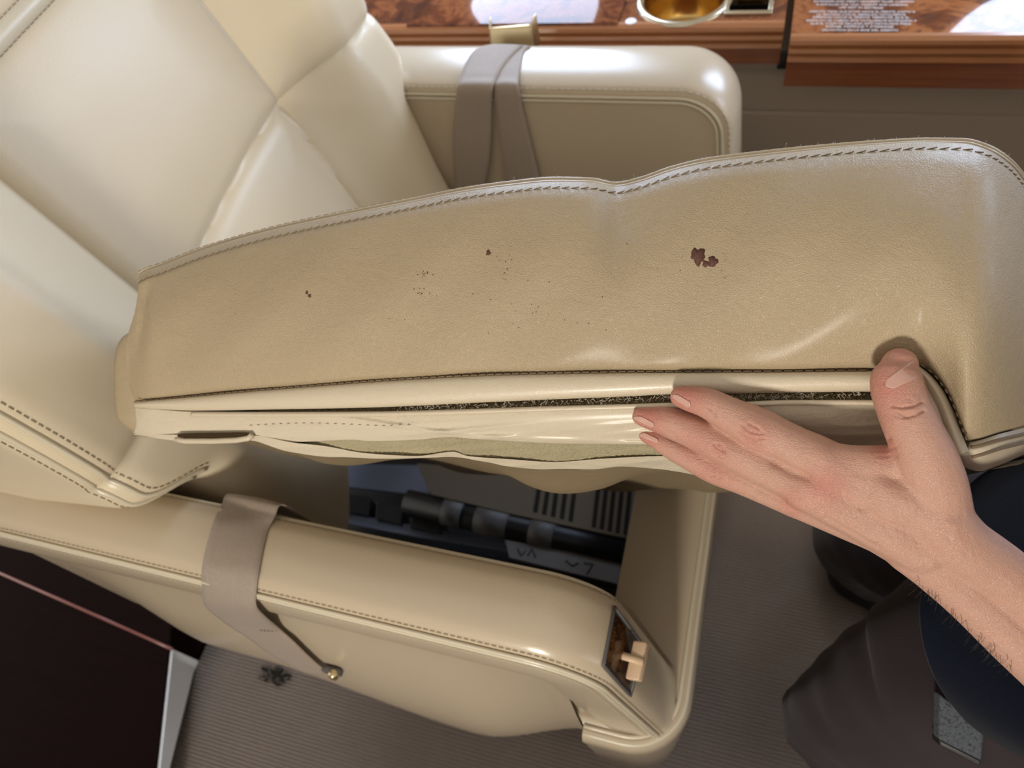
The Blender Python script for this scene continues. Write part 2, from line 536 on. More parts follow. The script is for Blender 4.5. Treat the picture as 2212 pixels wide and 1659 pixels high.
# ---------------------------------------------------------------- wooden ledges
def boolean(o, cutters):
    for c in cutters:
        md = o.modifiers.new('cut', 'BOOLEAN'); md.operation = 'DIFFERENCE'; md.object = c; md.solver = 'EXACT'
    dg = bpy.context.evaluated_depsgraph_get(); dg.update()
    me = bpy.data.meshes.new_from_object(o.evaluated_get(dg))
    o.modifiers.clear()
    o.data = me
    for c in cutters: bpy.data.objects.remove(c)

LZ = 0.55
def ledge(x0, x1, y0, name, label, zb, root):
    def ext(profile, nm, m, sm=False):
        A = np.array([(x0, y, z) for y, z in profile]); B = np.array([(x1, y, z) for y, z in profile])
        V, F = hexa(A, B)
        return obj(nm, V, F, m, root, smooth=sm)
    top = ext([(1.108, LZ), (y0 + .012, LZ), (y0 + .012, LZ - .02), (1.108, LZ - .02)], 'veneer_top', M['burl'] if x0 < 0 else M['burl_warm'])
    mp = [(y0 + .012, LZ + .001), (y0 + .006, LZ + .0015), (y0 + .001, LZ - .001), (y0 - .001, LZ - .0045), (y0 + .001, LZ - .008), (y0 + .004, LZ - .0095),
          (y0 + .0005, LZ - .011), (y0 - .0015, LZ - .0145), (y0, LZ - .018), (y0 + .004, LZ - .0195), (y0 + .0005, LZ - .022), (y0 - .001, LZ - .026), (y0 + .003, LZ - .0285), (y0 + .012, LZ - .0285)]
    mo = ext(mp, 'edge_moulding', M['moulding'])
    fa = ext([(y0 + .03, LZ - .0195), (y0 + .005, LZ - .0275), (y0 + .004, zb + .002), (y0 + .007, zb), (y0 + .03, zb)], 'fascia', M['fascia'])
    return top
led = thing('side_ledge', (-0.5, 0.9, 0.5), 'glossy burl wood side ledge with lid, brass cup holder and square recess behind the seat', 'ledge')
top = ledge(-1.6, 0.008, 0.818, '', '', 0.4985, led)
ldr = thing('side_table', (0.5, 0.9, 0.49), 'burl wood side table lettered with white safety instructions right of the ledge gap', 'table')
ledge(0.016, 1.9, 0.793, '', '', 0.487, ldr)
# cup holder and recess holes
cc = np.array([-0.111, 0.877, LZ]); cr_ = 0.050
V, F = revolve([(0, -.1), (cr_, -.1), (cr_, .05), (0, .05)], cc, 48); c1 = obj('cutter', V, F, M['brass'])
V, F = rbox((-0.034, 0.880, LZ), (0.050, 0.068, 0.08), 0); c2 = obj('cutter', V, F, M['brass'])
boolean(top, [c1, c2])
V, F = revolve([(0.0, -.052), (0.030, -.052), (0.043, -.0515), (0.0455, -.049), (0.0478, -.030), (0.0478, -.002), (0.0495, .0022), (0.052, .0028), (0.0555, .0018), (0.0565, 0.0)], cc, 64)
cup = obj('cup_holder', V, F, M['brass'], led, label='round brass cup holder')
V, F = revolve([(0.0482, .0005), (0.0500, .0032), (0.0535, .0036), (0.0570, .0016), (0.0575, 0.0)], cc, 64)
obj('rim', V, F, M['nickel'], cup)
fr = []
for (a, b, c, d) in ((-.061, -.007, .840, .846), (-.061, -.007, .914, .920), (-.061, -.056, .846, .914), (-.012, -.007, .846, .914)):
    fr.append(rbox(((a + b) / 2, (c + d) / 2, LZ + .001), (b - a, d - c, .006), .001))
V, F = join(*fr); rec = obj('recess_frame', V, F, M['nickel'], led)
V, F = rbox((-0.034, 0.880, LZ - .034), (.049, .067, .004), 0); obj('recess_floor', V, F, M['dark_slot'], rec, smooth=False)
for c_, s_ in (((-0.034, 0.853, LZ - .012), (.044, .004, .012)), ((-0.034, 0.864, LZ - .018), (.046, .010, .003)), ((-0.034, 0.9, LZ - .012), (.03, .02, .01))):
  V, F = rbox(c_, s_, .001)
  obj('recess_insert', V, F, M['brass'], rec)
b0 = PZ(1363, 48, LZ)
V, F = revolve([(0, .002), (.004, .0022), (.0062, .0018), (.0072, .0005), (.0074, 0)], b0, 24)
obj('button', V, F, M['pale_button_and_glint'], led, label='pale round button')
# raised lid outline on the ledge top
q = [PZ(878, 60, LZ), PZ(1334, 56, LZ)]
dl = PZ(921, 0, LZ) - q[0]; dr = PZ(1352, 0, LZ) - q[1]
q3 = q[1] + dr / dr[1] * (1.06 - q[1][1]); q4 = q[0] + dl / dl[1] * (1.06 - q[0][1])
A = np.array([q[0], q[1], q3, q4]); A[:, 2] = LZ - .001
B = A.copy(); B[:, 2] = LZ + .0038
V, F = hexa(A, B, .0014); obj('lid', V, F, M['burl'], led)
# white lettering on the side table
LINES = ['EXTENDED AND VERIFY HEADREST FILLER CUSHION', 'IS INSTALLED FOR TAXI, TAKEOFF AND LANDING.', 'LIFE VEST IN SEATBASE',
         'ASIENTO TIENE QUE ESTAR HACIA EL FRENTE, JUNTO A', 'LA VENTANA CON EL RESPALDO TOTALMENTE', 'DERECHO HACIA EL FRENTE. VERIFICAR QUE EL',
         'RESPALDO DE CABEZA ESTE TOTALMENTE EXTENDIDO Y', 'QUE EL COJIN DE RELLENO ESTE INSTALADO PARA', 'RODAJE, DESPEGUE Y ATERRIZAJE', 'SALVAVIDAS EN LA BASE DEL ASIENTO']
ROWS = [(1758, 1974, 4.5), (1763, 1962, 11.5), (1812, 1908, 18), (1748, 1977, 26.5), (1764, 1956, 33), (1756, 1965, 39), (1742, 1980, 46), (1750, 1968, 52.5), (1784, 1930, 59), (1776, 1940, 66.5)]
def text_mesh(s, p0, p1, height, parent, m, name='lettering'):
    cu = bpy.data.curves.new('t', 'FONT'); cu.body = s; cu.size = 1; cu.extrude = 0.01; cu.resolution_u = 3
    to = bpy.data.objects.new('t', cu); COL.objects.link(to)
    dg = bpy.context.evaluated_depsgraph_get(); dg.update()
    me = bpy.data.meshes.new_from_object(to.evaluated_get(dg))
    V = np.array([v.co[:] for v in me.vertices]); F = [tuple(p.vertices) for p in me.polygons]
    bpy.data.objects.remove(to); bpy.data.curves.remove(cu); bpy.data.meshes.remove(me)
    w = V[:, 0].max() - V[:, 0].min(); hh = 0.72
    ex = (p1 - p0); L = np.linalg.norm(ex); ex = ex / L; ey = np.cross((0, 0, 1), ex)
    X = (V[:, 0] - V[:, 0].min()) / w * L; Yv = V[:, 1] / hh * height; Z = V[:, 2] * 0.004
    return obj(name, p0 + X[:, None] * ex + Yv[:, None] * ey + Z[:, None] * np.array([0, 0, 1]), F, m, parent, smooth=False)
for s, (a, b, y) in zip(LINES, ROWS):
    p0 = PZ(a, y + 0.0, LZ + .0006); p1 = PZ(b, y + 1.0, LZ + .0006)
    text_mesh(s, p0, p1, 0.0036, ldr, M['print'])
V, F = rbox((0.012, .835, .497), (.012, .02, .012), .001); obj('bracket', V, F, M['black'], led)

# ---------------------------------------------------------------- dark platform, lower left
pf = thing('wooden_platform', (-1.0, 0.0, 0.0), 'low dark mahogany platform at the lower left beside the carpet edge', 'platform')
zt = 0.088
e0 = PZ(366, 1400, zt); e1 = PZ(338, 1659, zt); dv = (e1 - e0) / np.linalg.norm(e1 - e0)
eb = e0 - dv * 0.16
ef = e0 + dv * 0.25
A = np.array([eb, ef, ef + np.array([-1.4, 0.1, 0]), eb + np.array([-1.4, 0.05, 0])]); B = A.copy(); A[:, 2] = 0.0; B[:, 2] = zt; A[0, 0] = A[1, 0] = -.722
V, F = hexa(A[::-1], B[::-1], .002); obj('platform_body', V, F, M['mahogany'], pf, smooth=False)
g0 = PZ(0, 1238, zt); g1 = PZ(372, 1402, zt)
gd = (g0 - g1); pth = np.array([g1, g1 + gd * 0.5, g1 + gd * 2.2]); pth[:, 2] = zt + .0005
V, F = tube(pth, .0022, 6); obj('trim_strip', V, F, m_straight('pink_wood_edge', (.30, .10, .085), (.36, .14, .12), .3), pf, label='thin reddish edge strip')
A = np.array([e0, e0 + dv * .25]); A[:, 2] = zt - .003; B2 = A.copy(); B2[:, 2] = .002; B2[:, 0] = -.7205
out = np.array([.004, 0, 0])
V, F = hexa(np.array([A[0], A[1], B2[1], B2[0]]), np.array([A[0] + out, A[1] + out, B2[1] + out, B2[0] + out]), .0008)
obj('end_plate', V, F, M['pale_button_and_glint'], pf, smooth=False, label='end plate with the window reflection painted pale')  # blue-white window reflection of the end face, put into its colour
# frayed hole in the carpet
hp = PZ(592, 1462, 0.003)
ho = thing('carpet_hole', hp, 'small frayed black hole in the carpet beside the belt anchor', 'hole')
n = 26; rr = np.array([0.013 * (1 + .45 * math.sin(3 * a + 1) * math.cos(2 * a) + .22 * RNG.normal()) for a in np.linspace(0, 6.28, n, endpoint=False)])
ring = np.array([hp + (1.5 * r * math.cos(a), .85 * r * math.sin(a), .0050) for r, a in zip(rr, np.linspace(0, 6.28, n, endpoint=False))])
V = np.vstack([ring, ring + (0, 0, -.008), [hp + (0, 0, .0046)]]); F = [(i, (i + 1) % n, 2 * n) for i in range(n)] + [(i, i + n, (i + 1) % n + n, (i + 1) % n) for i in range(n)]
obj('opening', V, F, M['dark_slot'], ho, smooth=False)
fl = []
for k in range(34):
    a = RNG.uniform(0, 6.28); i = int(a / 6.28 * n) % n; p = ring[i]; d = np.array([math.cos(a), math.sin(a), 0])
    fl.append(tube(np.array([p + d * .002, p - d * RNG.uniform(.001, .004) + (0, 0, .0015), p - d * RNG.uniform(.003, .008) + RNG.normal(0, .001, 3) + (0, 0, .001)]), .0004, 4))
V, F = join(*fl); obj('frayed_fibres', V, F, M['carpet'], ho, kind='stuff')

# ================================================================ THE SEAT
seat = thing('cabin_seat', (-0.30, 0.41, 0.0), 'cream leather executive cabin seat with its bottom cushion lifted out', 'seat')
# ---- backrest: panels of one quilted surface
RA = math.radians(15)
BO = np.array([-0.40, 0, 0.40]); ET = np.array([-math.sin(RA), 0, math.cos(RA)]); EN = np.array([math.cos(RA), 0, math.sin(RA)])
def YT(Y, t, n):
    Y = np.asarray(Y, float); t = np.asarray(t, float); n = np.asarray(n, float)
    return BO + ET * t[..., None] + EN * n[..., None] + np.array([0, 1.0, 0]) * Y[..., None]
SEAM_N, SEAM_F, SEAM_T, SEAM_H = 0.285, 0.547, 0.248, 0.456
def yn(t): return 0.118 + 0.047 * (1 - sst(0.165, 0.215, t)) + 0.0 * t
def yf(t): return 0.708 - 0.030 * (1 - sst(0.155, 0.20, t))
def nfront(Y, t):
    b = 0.048 * sst(SEAM_N, 0.20, Y) + 0.050 * sst(SEAM_F, 0.635, Y)
    b = b * (0.55 + 0.45 * sst(0.0, 0.22, t))
    d = np.minimum(np.abs(Y - SEAM_N), np.abs(Y - SEAM_F))
    d = np.minimum(d, np.abs(t - SEAM_T + 0.01 * np.sin(Y * 9)))
    inb = (Y > SEAM_N - .0) & (Y < SEAM_F + .0)
    d = np.minimum(d, np.where(inb, np.abs(t - SEAM_H), 1))
    u = np.clip(d / 0.016, 0, 1); u2 = np.clip(d / 0.07, 0, 1)
    puff = 0.0065 * np.sqrt(1 - (1 - u) ** 2) + .006 * u2 * (2 - u2)
    pinch = -0.006 * np.exp(-(((Y - SEAM_F) / .012) ** 2 + ((t - SEAM_T) / .012) ** 2))
    return b + puff + pinch - 0.012
def build_back():
    R = 0.030
    ts = np.linspace(-0.03, 0.66, 200)
    nY = 190
    rows = []
    for t in ts:
        a, b = float(yn(t)), float(yf(t))
        Yc = np.linspace(a + R, b - R, nY)
        nc = nfront(Yc, np.full(nY, t))
        pts = []
        n0, n1 = nc[0], nc[-1]
        for k in np.linspace(-0.13, n0 - R, 6)[:-1]: pts.append((a, k))
        for th in np.linspace(0, math.pi / 2, 9)[:-1]: pts.append((a + R - R * math.cos(th), n0 - R + R * math.sin(th)))
        pts += list(zip(Yc, nc))
        for th in np.linspace(math.pi / 2, 0, 9)[1:]: pts.append((b - R + R * math.cos(th), n1 - R + R * math.sin(th)))
        for k in np.linspace(n1 - R, -0.13, 6)[1:]: pts.append((b, k))
        pts = np.array(pts)
        rows.append(YT(pts[:, 0], np.full(len(pts), t), pts[:, 1]))
    P = np.array(rows); nv, nu = P.shape[:2]
    fy0 = 13; 
    F = gridf(nu, nv)
    Yarr = P[:, :, 1]
    regs = {}
    for j in range(nv - 1):
        for i in range(nu - 1):
            Y = Yarr[j, i]; t = ts[j]
            up = t > SEAM_T - 0.01 * math.sin(Y * 9)
            if i < 9: key = 'side_boxing'
            elif i > nu - 10: key = 'side_boxing_far'
            elif Y < SEAM_N: key = 'near_up' if up else 'near_low'
            elif Y > SEAM_F: key = 'far_up' if up else 'far_low'
            else: key = ('head' if t > SEAM_H else 'centre') if up else 'lumbar'
            regs.setdefault(key, []).append(F[j * (nu - 1) + i])
    names = {'side_boxing': 'side_boxing', 'side_boxing_far': 'side_boxing', 'near_up': 'bolster_panel', 'near_low': 'bolster_panel', 'far_up': 'bolster_panel',
             'far_low': 'bolster_panel', 'head': 'headrest_panel', 'centre': 'back_panel', 'lumbar': 'lumbar_panel'}
    Vall = P.reshape(-1, 3); out = {}
    # flip so that normals face forward
    for k, fs in regs.items():
        used = sorted({i for f in fs for i in f}); mp = {o: n for n, o in enumerate(used)}
        out[k] = obj(names[k], Vall[used], [tuple(mp[i] for i in f) for f in fs], M['leather'], seat)
    return out
back = build_back()
V, F = rbox((0, 0, 0), (0.05, 0.52, 0.66), 0.02)
Rm = np.stack([EN, np.array([0, 1., 0]), ET], 1)
V = V @ Rm.T + YT(.413, .30, -.115)
obj('back_shell', V, F, M['leather'], seat)
# double piping along the near edge of the backrest
def edge_path(th, dr=0.0, t0=0.64, t1=0.172, n=120):
    R = 0.030 + dr
    out = []
    for t in np.linspace(t0, t1, n):
        a = float(yn(t)); Y0 = a + .030; n0 = float(nfront(np.array([Y0]), np.array([t]))[0])
        out.append(YT(Y0 - R * math.cos(th), t, n0 - .030 + R * math.sin(th)))
    return np.array(out)
for th in (0.95, 0.55):
    V, F = tube(edge_path(th, .0002), .0022, 8); obj('piping', V, F, M['piping_pale'], seat)
for th in (1.18, 0.34):
    V, F = stitches(edge_path(th, .0006), .0035, .0020, .0004); obj('stitching', V, F, M['thread_mid'], seat, kind='stuff')
# stitched strap along the headrest seam
hs = lambda dt, n: np.array([YT(Y, SEAM_H + dt, float(nfront(np.array([Y]), np.array([SEAM_H + .02]))[0]) + n - .004) for Y in np.linspace(SEAM_N + .01, SEAM_F - .01, 60)])
P = np.stack([hs(-.010, .0), hs(-.005, .005), hs(.0, .006), hs(.005, .005), hs(.010, 0.0)], 0)
V, F = sheet(P); obj('headrest_welt', V, F, M['piping_pale'], seat)
for dt in (-.0075, .0075):
    V, F = stitches(hs(dt, .0045), .0032, .0022, .0004); obj('stitching', V, F, M['thread_mid'], seat, kind='stuff')

# ---- armrests: a band following a path in the XZ plane
def arm_path(xb, ztop, xf, rad, down_dx, zbot, n1=30, n2=18, n3=12):
    """along the top, round the front, down the sloping front; returns points and inward normals"""
    ang = math.atan2(ztop - zbot, down_dx)            # angle of the front slope below horizontal
    c = np.array([xf, ztop - rad])
    pts = [np.array([x, ztop]) for x in np.linspace(xb, xf, n1)[:-1]]
    nr = [np.array([0, -1.0])] * (n1 - 1)
    for a in np.linspace(0, ang, n2):
        pts.append(c + rad * np.array([math.sin(a), math.cos(a)])); nr.append(-np.array([math.sin(a), math.cos(a)]))
    d = np.array([math.cos(ang), -math.sin(ang)]); L = (pts[-1][1] - zbot) / math.sin(ang)
    for s in np.linspace(0, L, n3)[1:]:
        pts.append(c + rad * np.array([math.sin(ang), math.cos(ang)]) + d * s); nr.append(nr[-1])
    return np.array(pts), np.array(nr)
def band(Q, Nn, sec):
    """sec: list of (inward offset, Y)"""
    P = []
    for o, y in sec:
        q = Q + Nn * o
        P.append(np.stack([q[:, 0], np.full(len(q), y), q[:, 1]], 1))
    return np.array(P)
AZ = 0.58
Qn, Nn_ = arm_path(-0.605, AZ, -0.108, 0.062, 0.050, 0.335)
sec_top = [(.014, .1475), (.008, .1468), (.0035, .1445), (.0008, .140), (-.0015, .132), (-.003, .115), (-.0015, .100), (.001, .094), (.0045, .0905), (.0085, .0885)]
V, F = sheet(band(Qn, Nn_, cr(sec_top, 30))); arm_near_top = obj('armrest_pad', V, F, M['leather_arm'], seat)
sec_out = [(.0085, .0885), (.012, .0872), (.02, .085), (.034, .0835), (.046, .0835), (.054, .0855), (.058, .090)]
V, F = sheet(band(Qn, Nn_, cr(sec_out, 20))); arm_near_out = obj('armrest_side_band', V, F, M['leather_arm'], seat)
for (o, y) in ((.0075, .0872), (.0105, .0862)):
    V, F = tube(band(Qn, Nn_, [(o, y)])[0], .0016, 8); obj('piping', V, F, M['piping_pale'], seat)
for (o, y, m) in ((.0035, .0902, 'thread_mid'), (.0165, .0848, 'thread_pale')):
    V, F = stitches(band(Qn, Nn_, [(o, y)])[0], .0032, .0018, .0003); obj('stitching', V, F, M[m], seat, kind='stuff')
# inner edge piping of the near armrest
V, F = tube(band(Qn, Nn_, [(.0095, .1478)])[0], .0018, 8); obj('piping', V, F, M['piping_pale'], seat)
V, F = tube(band(Qn, Nn_, [(.0150, .1480)])[0], .0018, 8); obj('piping', V, F, M['piping_pale'], seat)
V, F = stitches(band(Qn, Nn_, [(.003, .1452)])[0], .0032, .0018, .0003); obj('stitching', V, F, M['thread_mid'], seat, kind='stuff')
# inner wall of the near armrest
P = []
for o in (.015, .05, .10, .16, .22):
    q = Qn + Nn_ * o
    P.append(np.stack([np.minimum(q[:, 0], -0.04), np.full(len(q), .148), np.maximum(AZ - o, .1) + 0 * q[:, 0]], 1))
P = np.array([np.stack([Qn[:, 0], np.full(len(Qn), .148), np.maximum(Qn[:, 1] - .012 - k * (Qn[:, 1] - .25), .25)], 1) for k in np.linspace(0, 1, 6)])
V, F = sheet(P); obj('armrest_inner_panel', V, F, M['leather_arm'], seat)
# lower outer panel, bulging
qc = (Qn + Nn_ * .056)[:50]
zbot_out = fx([(-.61, .30), (-.54, .325), (-.46, .335), (-.38, .325), (-.28, .29), (-.20, .265), (-.12, .262), (-.07, .285), (-.03, .30)])
xs = qc[:, 0]; P = []
for v in np.linspace(0, 1, 24):
    zt_, zb_ = qc[:, 1], np.minimum(zbot_out(xs), qc[:, 1] - .015)
    bul = .034 * (.72 + .28 * sst(-.42, -.2, xs)) * np.sin(min(v * 1.15, 1) * math.pi / 2) ** 1.3 * sst(-.60, -.47, xs) * (1 - .85 * sst(-.19, -.085, xs))
    roll = .03 * max(0, (v - .88) / .12) ** 2
    P.append(np.stack([xs, .0895 - bul + roll, zt_ + (zb_ - zt_) * v], 1))
V, F = sheet(np.array(P)); arm_near_low = obj('armrest_lower_panel', V, F, M['leather_arm'], seat)
V, F = rbox((-.34, .118, .40), (.525, .054, .33), .01); obj('armrest_core', V, F, M['leather_arm'], seat)

# ---- far armrest
Qf, Nf = arm_path(-0.80, AZ, -0.090, 0.060, 0.030, 0.20)
sec_f = [(.016, .668), (.009, .669), (.004, .671), (.001, .676), (-.0025, .69), (-.004, .708), (-.003, .728), (.001, .741), (.009, .748), (.03, .750), (.06, .750)]
V, F = sheet(band(Qf, Nf, cr(sec_f, 34))); arm_far_top = obj('armrest_pad', V, F, M['leather_arm'], seat)
for (o, y) in ((.0115, .6672), (.0165, .6668)):
    V, F = tube(band(Qf, Nf, [(o, y)])[0], .0017, 8); obj('piping', V, F, M['piping_pale'], seat)
V, F = stitches(band(Qf, Nf, [(.004, .6702)])[0], .005, .003, .0006); obj('stitching', V, F, M['thread_pale'], seat, kind='stuff')
nq = len(Qf)
P = []
for k in np.linspace(0, 1, 8):
    q = Qf + Nf * .016
    P.append(np.stack([q[:, 0], np.full(nq, .6675 + .004 * k), q[:, 1] * (1 - k) + .20 * k], 1))
V, F = sheet(np.array(P)); arm_far_in = obj('armrest_inner_panel', V, F, M['leather_arm'], seat)
P = [np.stack([Qf[:, 0], np.full(nq, .7495), (Qf[:, 1] - .05) * (1 - k) + .2 * k], 1) for k in (0, 1)]
V, F = sheet(np.array(P)); obj('armrest_outer_panel', V, F, M['leather_arm'], seat)

# ---- base: front rail, corner and shroud
def plan(off, z, n=14):
    """rounded L-shaped outline of the base: front edge runs in Y, near corner rounded, then back along -X"""
    r = .055
    pts = [(0.004 + off, y) for y in np.linspace(.66, .125, 12)]
    for a in np.linspace(0, math.pi / 2, n)[1:]:
        pts.append((.004 - r + (r + off) * math.cos(a), .125 - (r + off) * math.sin(a)))
    pts += [(x, .07 - off) for x in np.linspace(-.052, -.085, 5)[0:]]
    return np.array([(x, y, z) for x, y in pts])
secs = [(-.085, .353), (-.05, .357), (-.025, .360), (-.013, .3605), (-.010, .358), (-.007, .3605), (-.003, .358), (0, .352), (.001, .34), (-.001, .31), (-.004, .22), (-.01, .08), (-.02, .03)]
V, F = sheet(np.array([plan(o, z) for o, z in secs[4:]])); obj('base_shroud', V, F, M['leather_arm'], seat)
V, F = tube(plan(-.0105, .3585), .0022, 8); obj('piping', V, F, M['piping_pale'], seat)
V, F = tube(plan(-.0045, .3575), .0022, 8); obj('piping', V, F, M['piping_pale'], seat)
# upholstered top of the front rail
A = plan(-.011, .3575)
inner = np.array([(-.079, y, .356) for y in np.linspace(.66, .125, 12)] + [(-.079 - .0015 * i, .125 - .002 * i, .356) for i in range(13)] + [(-.10, .098, .356)] * 5)
P = np.array([A * (1 - k) + inner * k + np.array([0, 0, .004 * math.sin(k * math.pi)]) for k in np.linspace(0, 1, 8)])
V, F = sheet(P); rail = obj('front_rail_top', V, F, M['leather_arm'], seat)
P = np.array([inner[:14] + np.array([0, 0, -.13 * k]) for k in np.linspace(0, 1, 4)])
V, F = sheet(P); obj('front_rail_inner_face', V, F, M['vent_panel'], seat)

# ---- lever recess in the sloping front of the near armrest
tree = bvh(arm_near_top, arm_near_out)
rc = [(1325, 1312), (1383, 1390), (1360, 1500), (1301, 1436)]
rcn = np.array(rc, float)
def rq_uv(u, v): return (rcn[0] * (1 - u) + rcn[1] * u) * (1 - v) + (rcn[3] * (1 - u) + rcn[2] * u) * v
gq = [rq_uv(u, v) for v in np.linspace(0, 1, 14) for u in np.linspace(0, 1, 14)]
gp = drape(gq, tree, .0009)
rq = drape(rc, tree, .0009)
nrm = np.cross(rq[1] - rq[0], rq[3] - rq[0]); nrm /= np.linalg.norm(nrm)
if nrm @ (CAM - rq[0]) < 0: nrm = -nrm
cen = rq.mean(0)
if len(gp) == 196:
    V, F = sheet(gp.reshape(14, 14, 3), .002, -nrm); obj('recess_veneer', V, F, M['wood_inset'], seat, label='brown veneered lever recess')
bord = [rq_uv(t, 0) for t in np.linspace(0, 1, 16)] + [rq_uv(1, t) for t in np.linspace(0, 1, 16)[1:]] + [rq_uv(1 - t, 1) for t in np.linspace(0, 1, 16)[1:]] + [rq_uv(0, 1 - t) for t in np.linspace(0, 1, 16)[1:]]
V, F = tube(drape(bord, tree, .0010), .0014, 6); rim = obj('recess_rim', V, F, M['grey_band'], seat)
e1_ = (rq[2] - rq[1]) / np.linalg.norm(rq[2] - rq[1])
def lev(px, lift): return drape([px], tree, lift)[0] if len(drape([px], tree, lift)) else D(*px, .46)
lv = thing
def slab(c, s, name, par):
    e2_ = np.cross(nrm, e1_)
    R = np.stack([e1_, e2_, nrm], 1)
    V, F = rbox((0, 0, 0), s, .0012); return obj(name, V @ R.T + c, F, M['handle'], par)
dist = np.linalg.norm(cen - CAM)
base_w = (cen - CAM) @ FW
h1 = D(1378, 1428, base_w - .016)
lever = slab(h1, (.026, .0085, .010), 'lever_grip', seat)
p0 = D(1316, 1408, base_w - .010); p1 = D(1390, 1430, base_w - .022)
V, F = tube(np.array([p0, (p0 + p1) / 2, p1]), .0028, 8, .7); obj('lever_stem', V, F, M['handle'], lever)

# ---- frame and fittings seen through the opening
def plate(px, z, th, m, name, par=seat, bev=.0008):
    A = np.array([PZ(x, y, z) for x, y in px]); B = A.copy(); A[:, 2] -= th
    V, F = hexa(A, B, bev); return obj(name, V, F, m, par, smooth=False)
V, F = rbox((-.30, .405, .20), (.50, .50, .006), 0); obj('seat_pan', V, F, M['black'], seat, smooth=False)
plate([(700, 1000), (940, 1005), (925, 1072), (715, 1048)], .255, .004, M['steel'], 'steel_plate')
for k, (x0, x1) in enumerate(((735, 800), (815, 870), (890, 955))):
    yy = 1062 + (x0 - 735) * .24
    plate([(x0, yy), (x1, yy + 12), (x1 - 4, yy + 52), (x0 - 4, yy + 40)], .268, .03, M['black'], 'actuator_block')
plate([(700, 1100), (930, 1140), (1110, 1175), (1100, 1190), (900, 1160), (690, 1120)], .262, .004, M['steel'], 'steel_rail')
a = PZ(880, 1085, .27); b = PZ(1375, 1200, .27)
V, F = tube(np.array([a, (a + b) / 2, b]), .016, 16); rod = obj('actuator_tube', V, F, M['black'], seat)
for x0, x1 in ((968, 1012), (1042, 1112), (1160, 1210)):
    t0, t1 = (x0 - 880) / 495, (x1 - 880) / 495
    V, F = tube(np.array([a + (b - a) * t0, a + (b - a) * t1]), .0172, 16); obj('coupling', V, F, M['grey_band'], rod)
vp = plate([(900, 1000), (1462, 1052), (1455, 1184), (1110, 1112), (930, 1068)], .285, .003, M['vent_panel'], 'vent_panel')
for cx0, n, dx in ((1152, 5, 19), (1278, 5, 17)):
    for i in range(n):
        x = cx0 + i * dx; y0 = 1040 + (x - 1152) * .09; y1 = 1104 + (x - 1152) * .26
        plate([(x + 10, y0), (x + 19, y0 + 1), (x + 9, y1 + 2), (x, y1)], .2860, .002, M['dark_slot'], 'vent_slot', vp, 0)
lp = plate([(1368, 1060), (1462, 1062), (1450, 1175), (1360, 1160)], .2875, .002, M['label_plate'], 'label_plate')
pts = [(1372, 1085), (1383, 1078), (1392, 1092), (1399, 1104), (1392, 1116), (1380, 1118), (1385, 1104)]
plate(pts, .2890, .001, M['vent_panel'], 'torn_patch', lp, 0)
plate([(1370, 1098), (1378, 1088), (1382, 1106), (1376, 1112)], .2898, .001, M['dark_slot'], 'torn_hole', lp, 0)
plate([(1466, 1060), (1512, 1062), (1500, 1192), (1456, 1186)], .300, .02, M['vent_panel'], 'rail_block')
ms = plate([(1090, 1165), (1345, 1212), (1335, 1262), (1100, 1205)], .275, .003, M['label_plate'], 'marked_strip')
for pts in ([(1118, 1184), (1126, 1200), (1136, 1188)], [(1140, 1200), (1150, 1184), (1157, 1204)], [(1222, 1210), (1236, 1222), (1250, 1216)], [(1262, 1216), (1281, 1218), (1268, 1240)]):
    V, F = tube(np.array([PZ(x, y, .2756) for x, y in pts]), .0008, 5); obj('ink_mark', V, F, M['ink'], ms)
plate([(1250, 1262), (1345, 1275), (1330, 1330), (1280, 1290)], .262, .01, M['black'], 'frame_block')

# ================================================================ THE LIFTED CUSHION
WAX = FW * 0.955 - UP * 0.13 + RT * 0.22      # width axis of the tipped-up cushion
WAX = WAX / np.linalg.norm(WAX)
cu_base = D(1200, 1000, .72)
cush = thing('seat_cushion', cu_base, 'stained beige leather seat cushion held up on edge by the hand', 'cushion')
yT = fx([(292, 600), (300, 590), (350, 570), (450, 532), (600, 490), (800, 448), (900, 428), (1000, 408), (1100, 394), (1200, 385), (1280, 387), (1330, 396), (1380, 386), (1450, 362), (1520, 345),
         (1600, 334), (1750, 318), (1900, 306), (2000, 301), (2080, 302), (2130, 314), (2180, 345), (2220, 395), (2255, 470), (2275, 560)])
yS = fx([(270, 850), (285, 866), (330, 862), (500, 846), (700, 829), (900, 815), (1100, 806), (1250, 803), (1400, 801), (1600, 801), (1800, 799), (1890, 798), (1960, 789), (1985, 790), (2010, 806), (2035, 835), (2055, 872), (2075, 925), (2090, 952), (2105, 950), (2160, 934), (2212, 921), (2275, 900)])
yV = fx([(285, 880), (340, 884), (415, 887), (600, 884), (800, 880), (900, 876), (1000, 871), (1200, 862), (1350, 856), (1450, 851), (1600, 849), (1890, 845), (1960, 846), (2050, 960), (2080, 975)])
yL = fx([(285, 880), (340, 884), (415, 889), (600, 890), (800, 889), (900, 887), (1000, 884), (1200, 877), (1350, 873), (1450, 870), (1600, 868), (1700, 864), (1890, 864), (1960, 868), (2060, 968)])
yA = fx([(290, 936), (340, 944), (380, 938), (460, 936), (540, 938), (620, 955), (690, 953), (760, 950), (800, 953), (900, 950), (970, 944), (1010, 947), (1100, 953), (1200, 958), (1440, 961), (1600, 966), (1800, 985), (1960, 1000), (2060, 1010)])
yB = fx([(290, 937), (380, 939), (540, 940), (640, 957), (690, 962), (800, 980), (900, 985), (980, 976), (1010, 985), (1100, 992), (1200, 998), (1300, 991), (1440, 985), (1600, 990), (1800, 1000), (2060, 1015)])
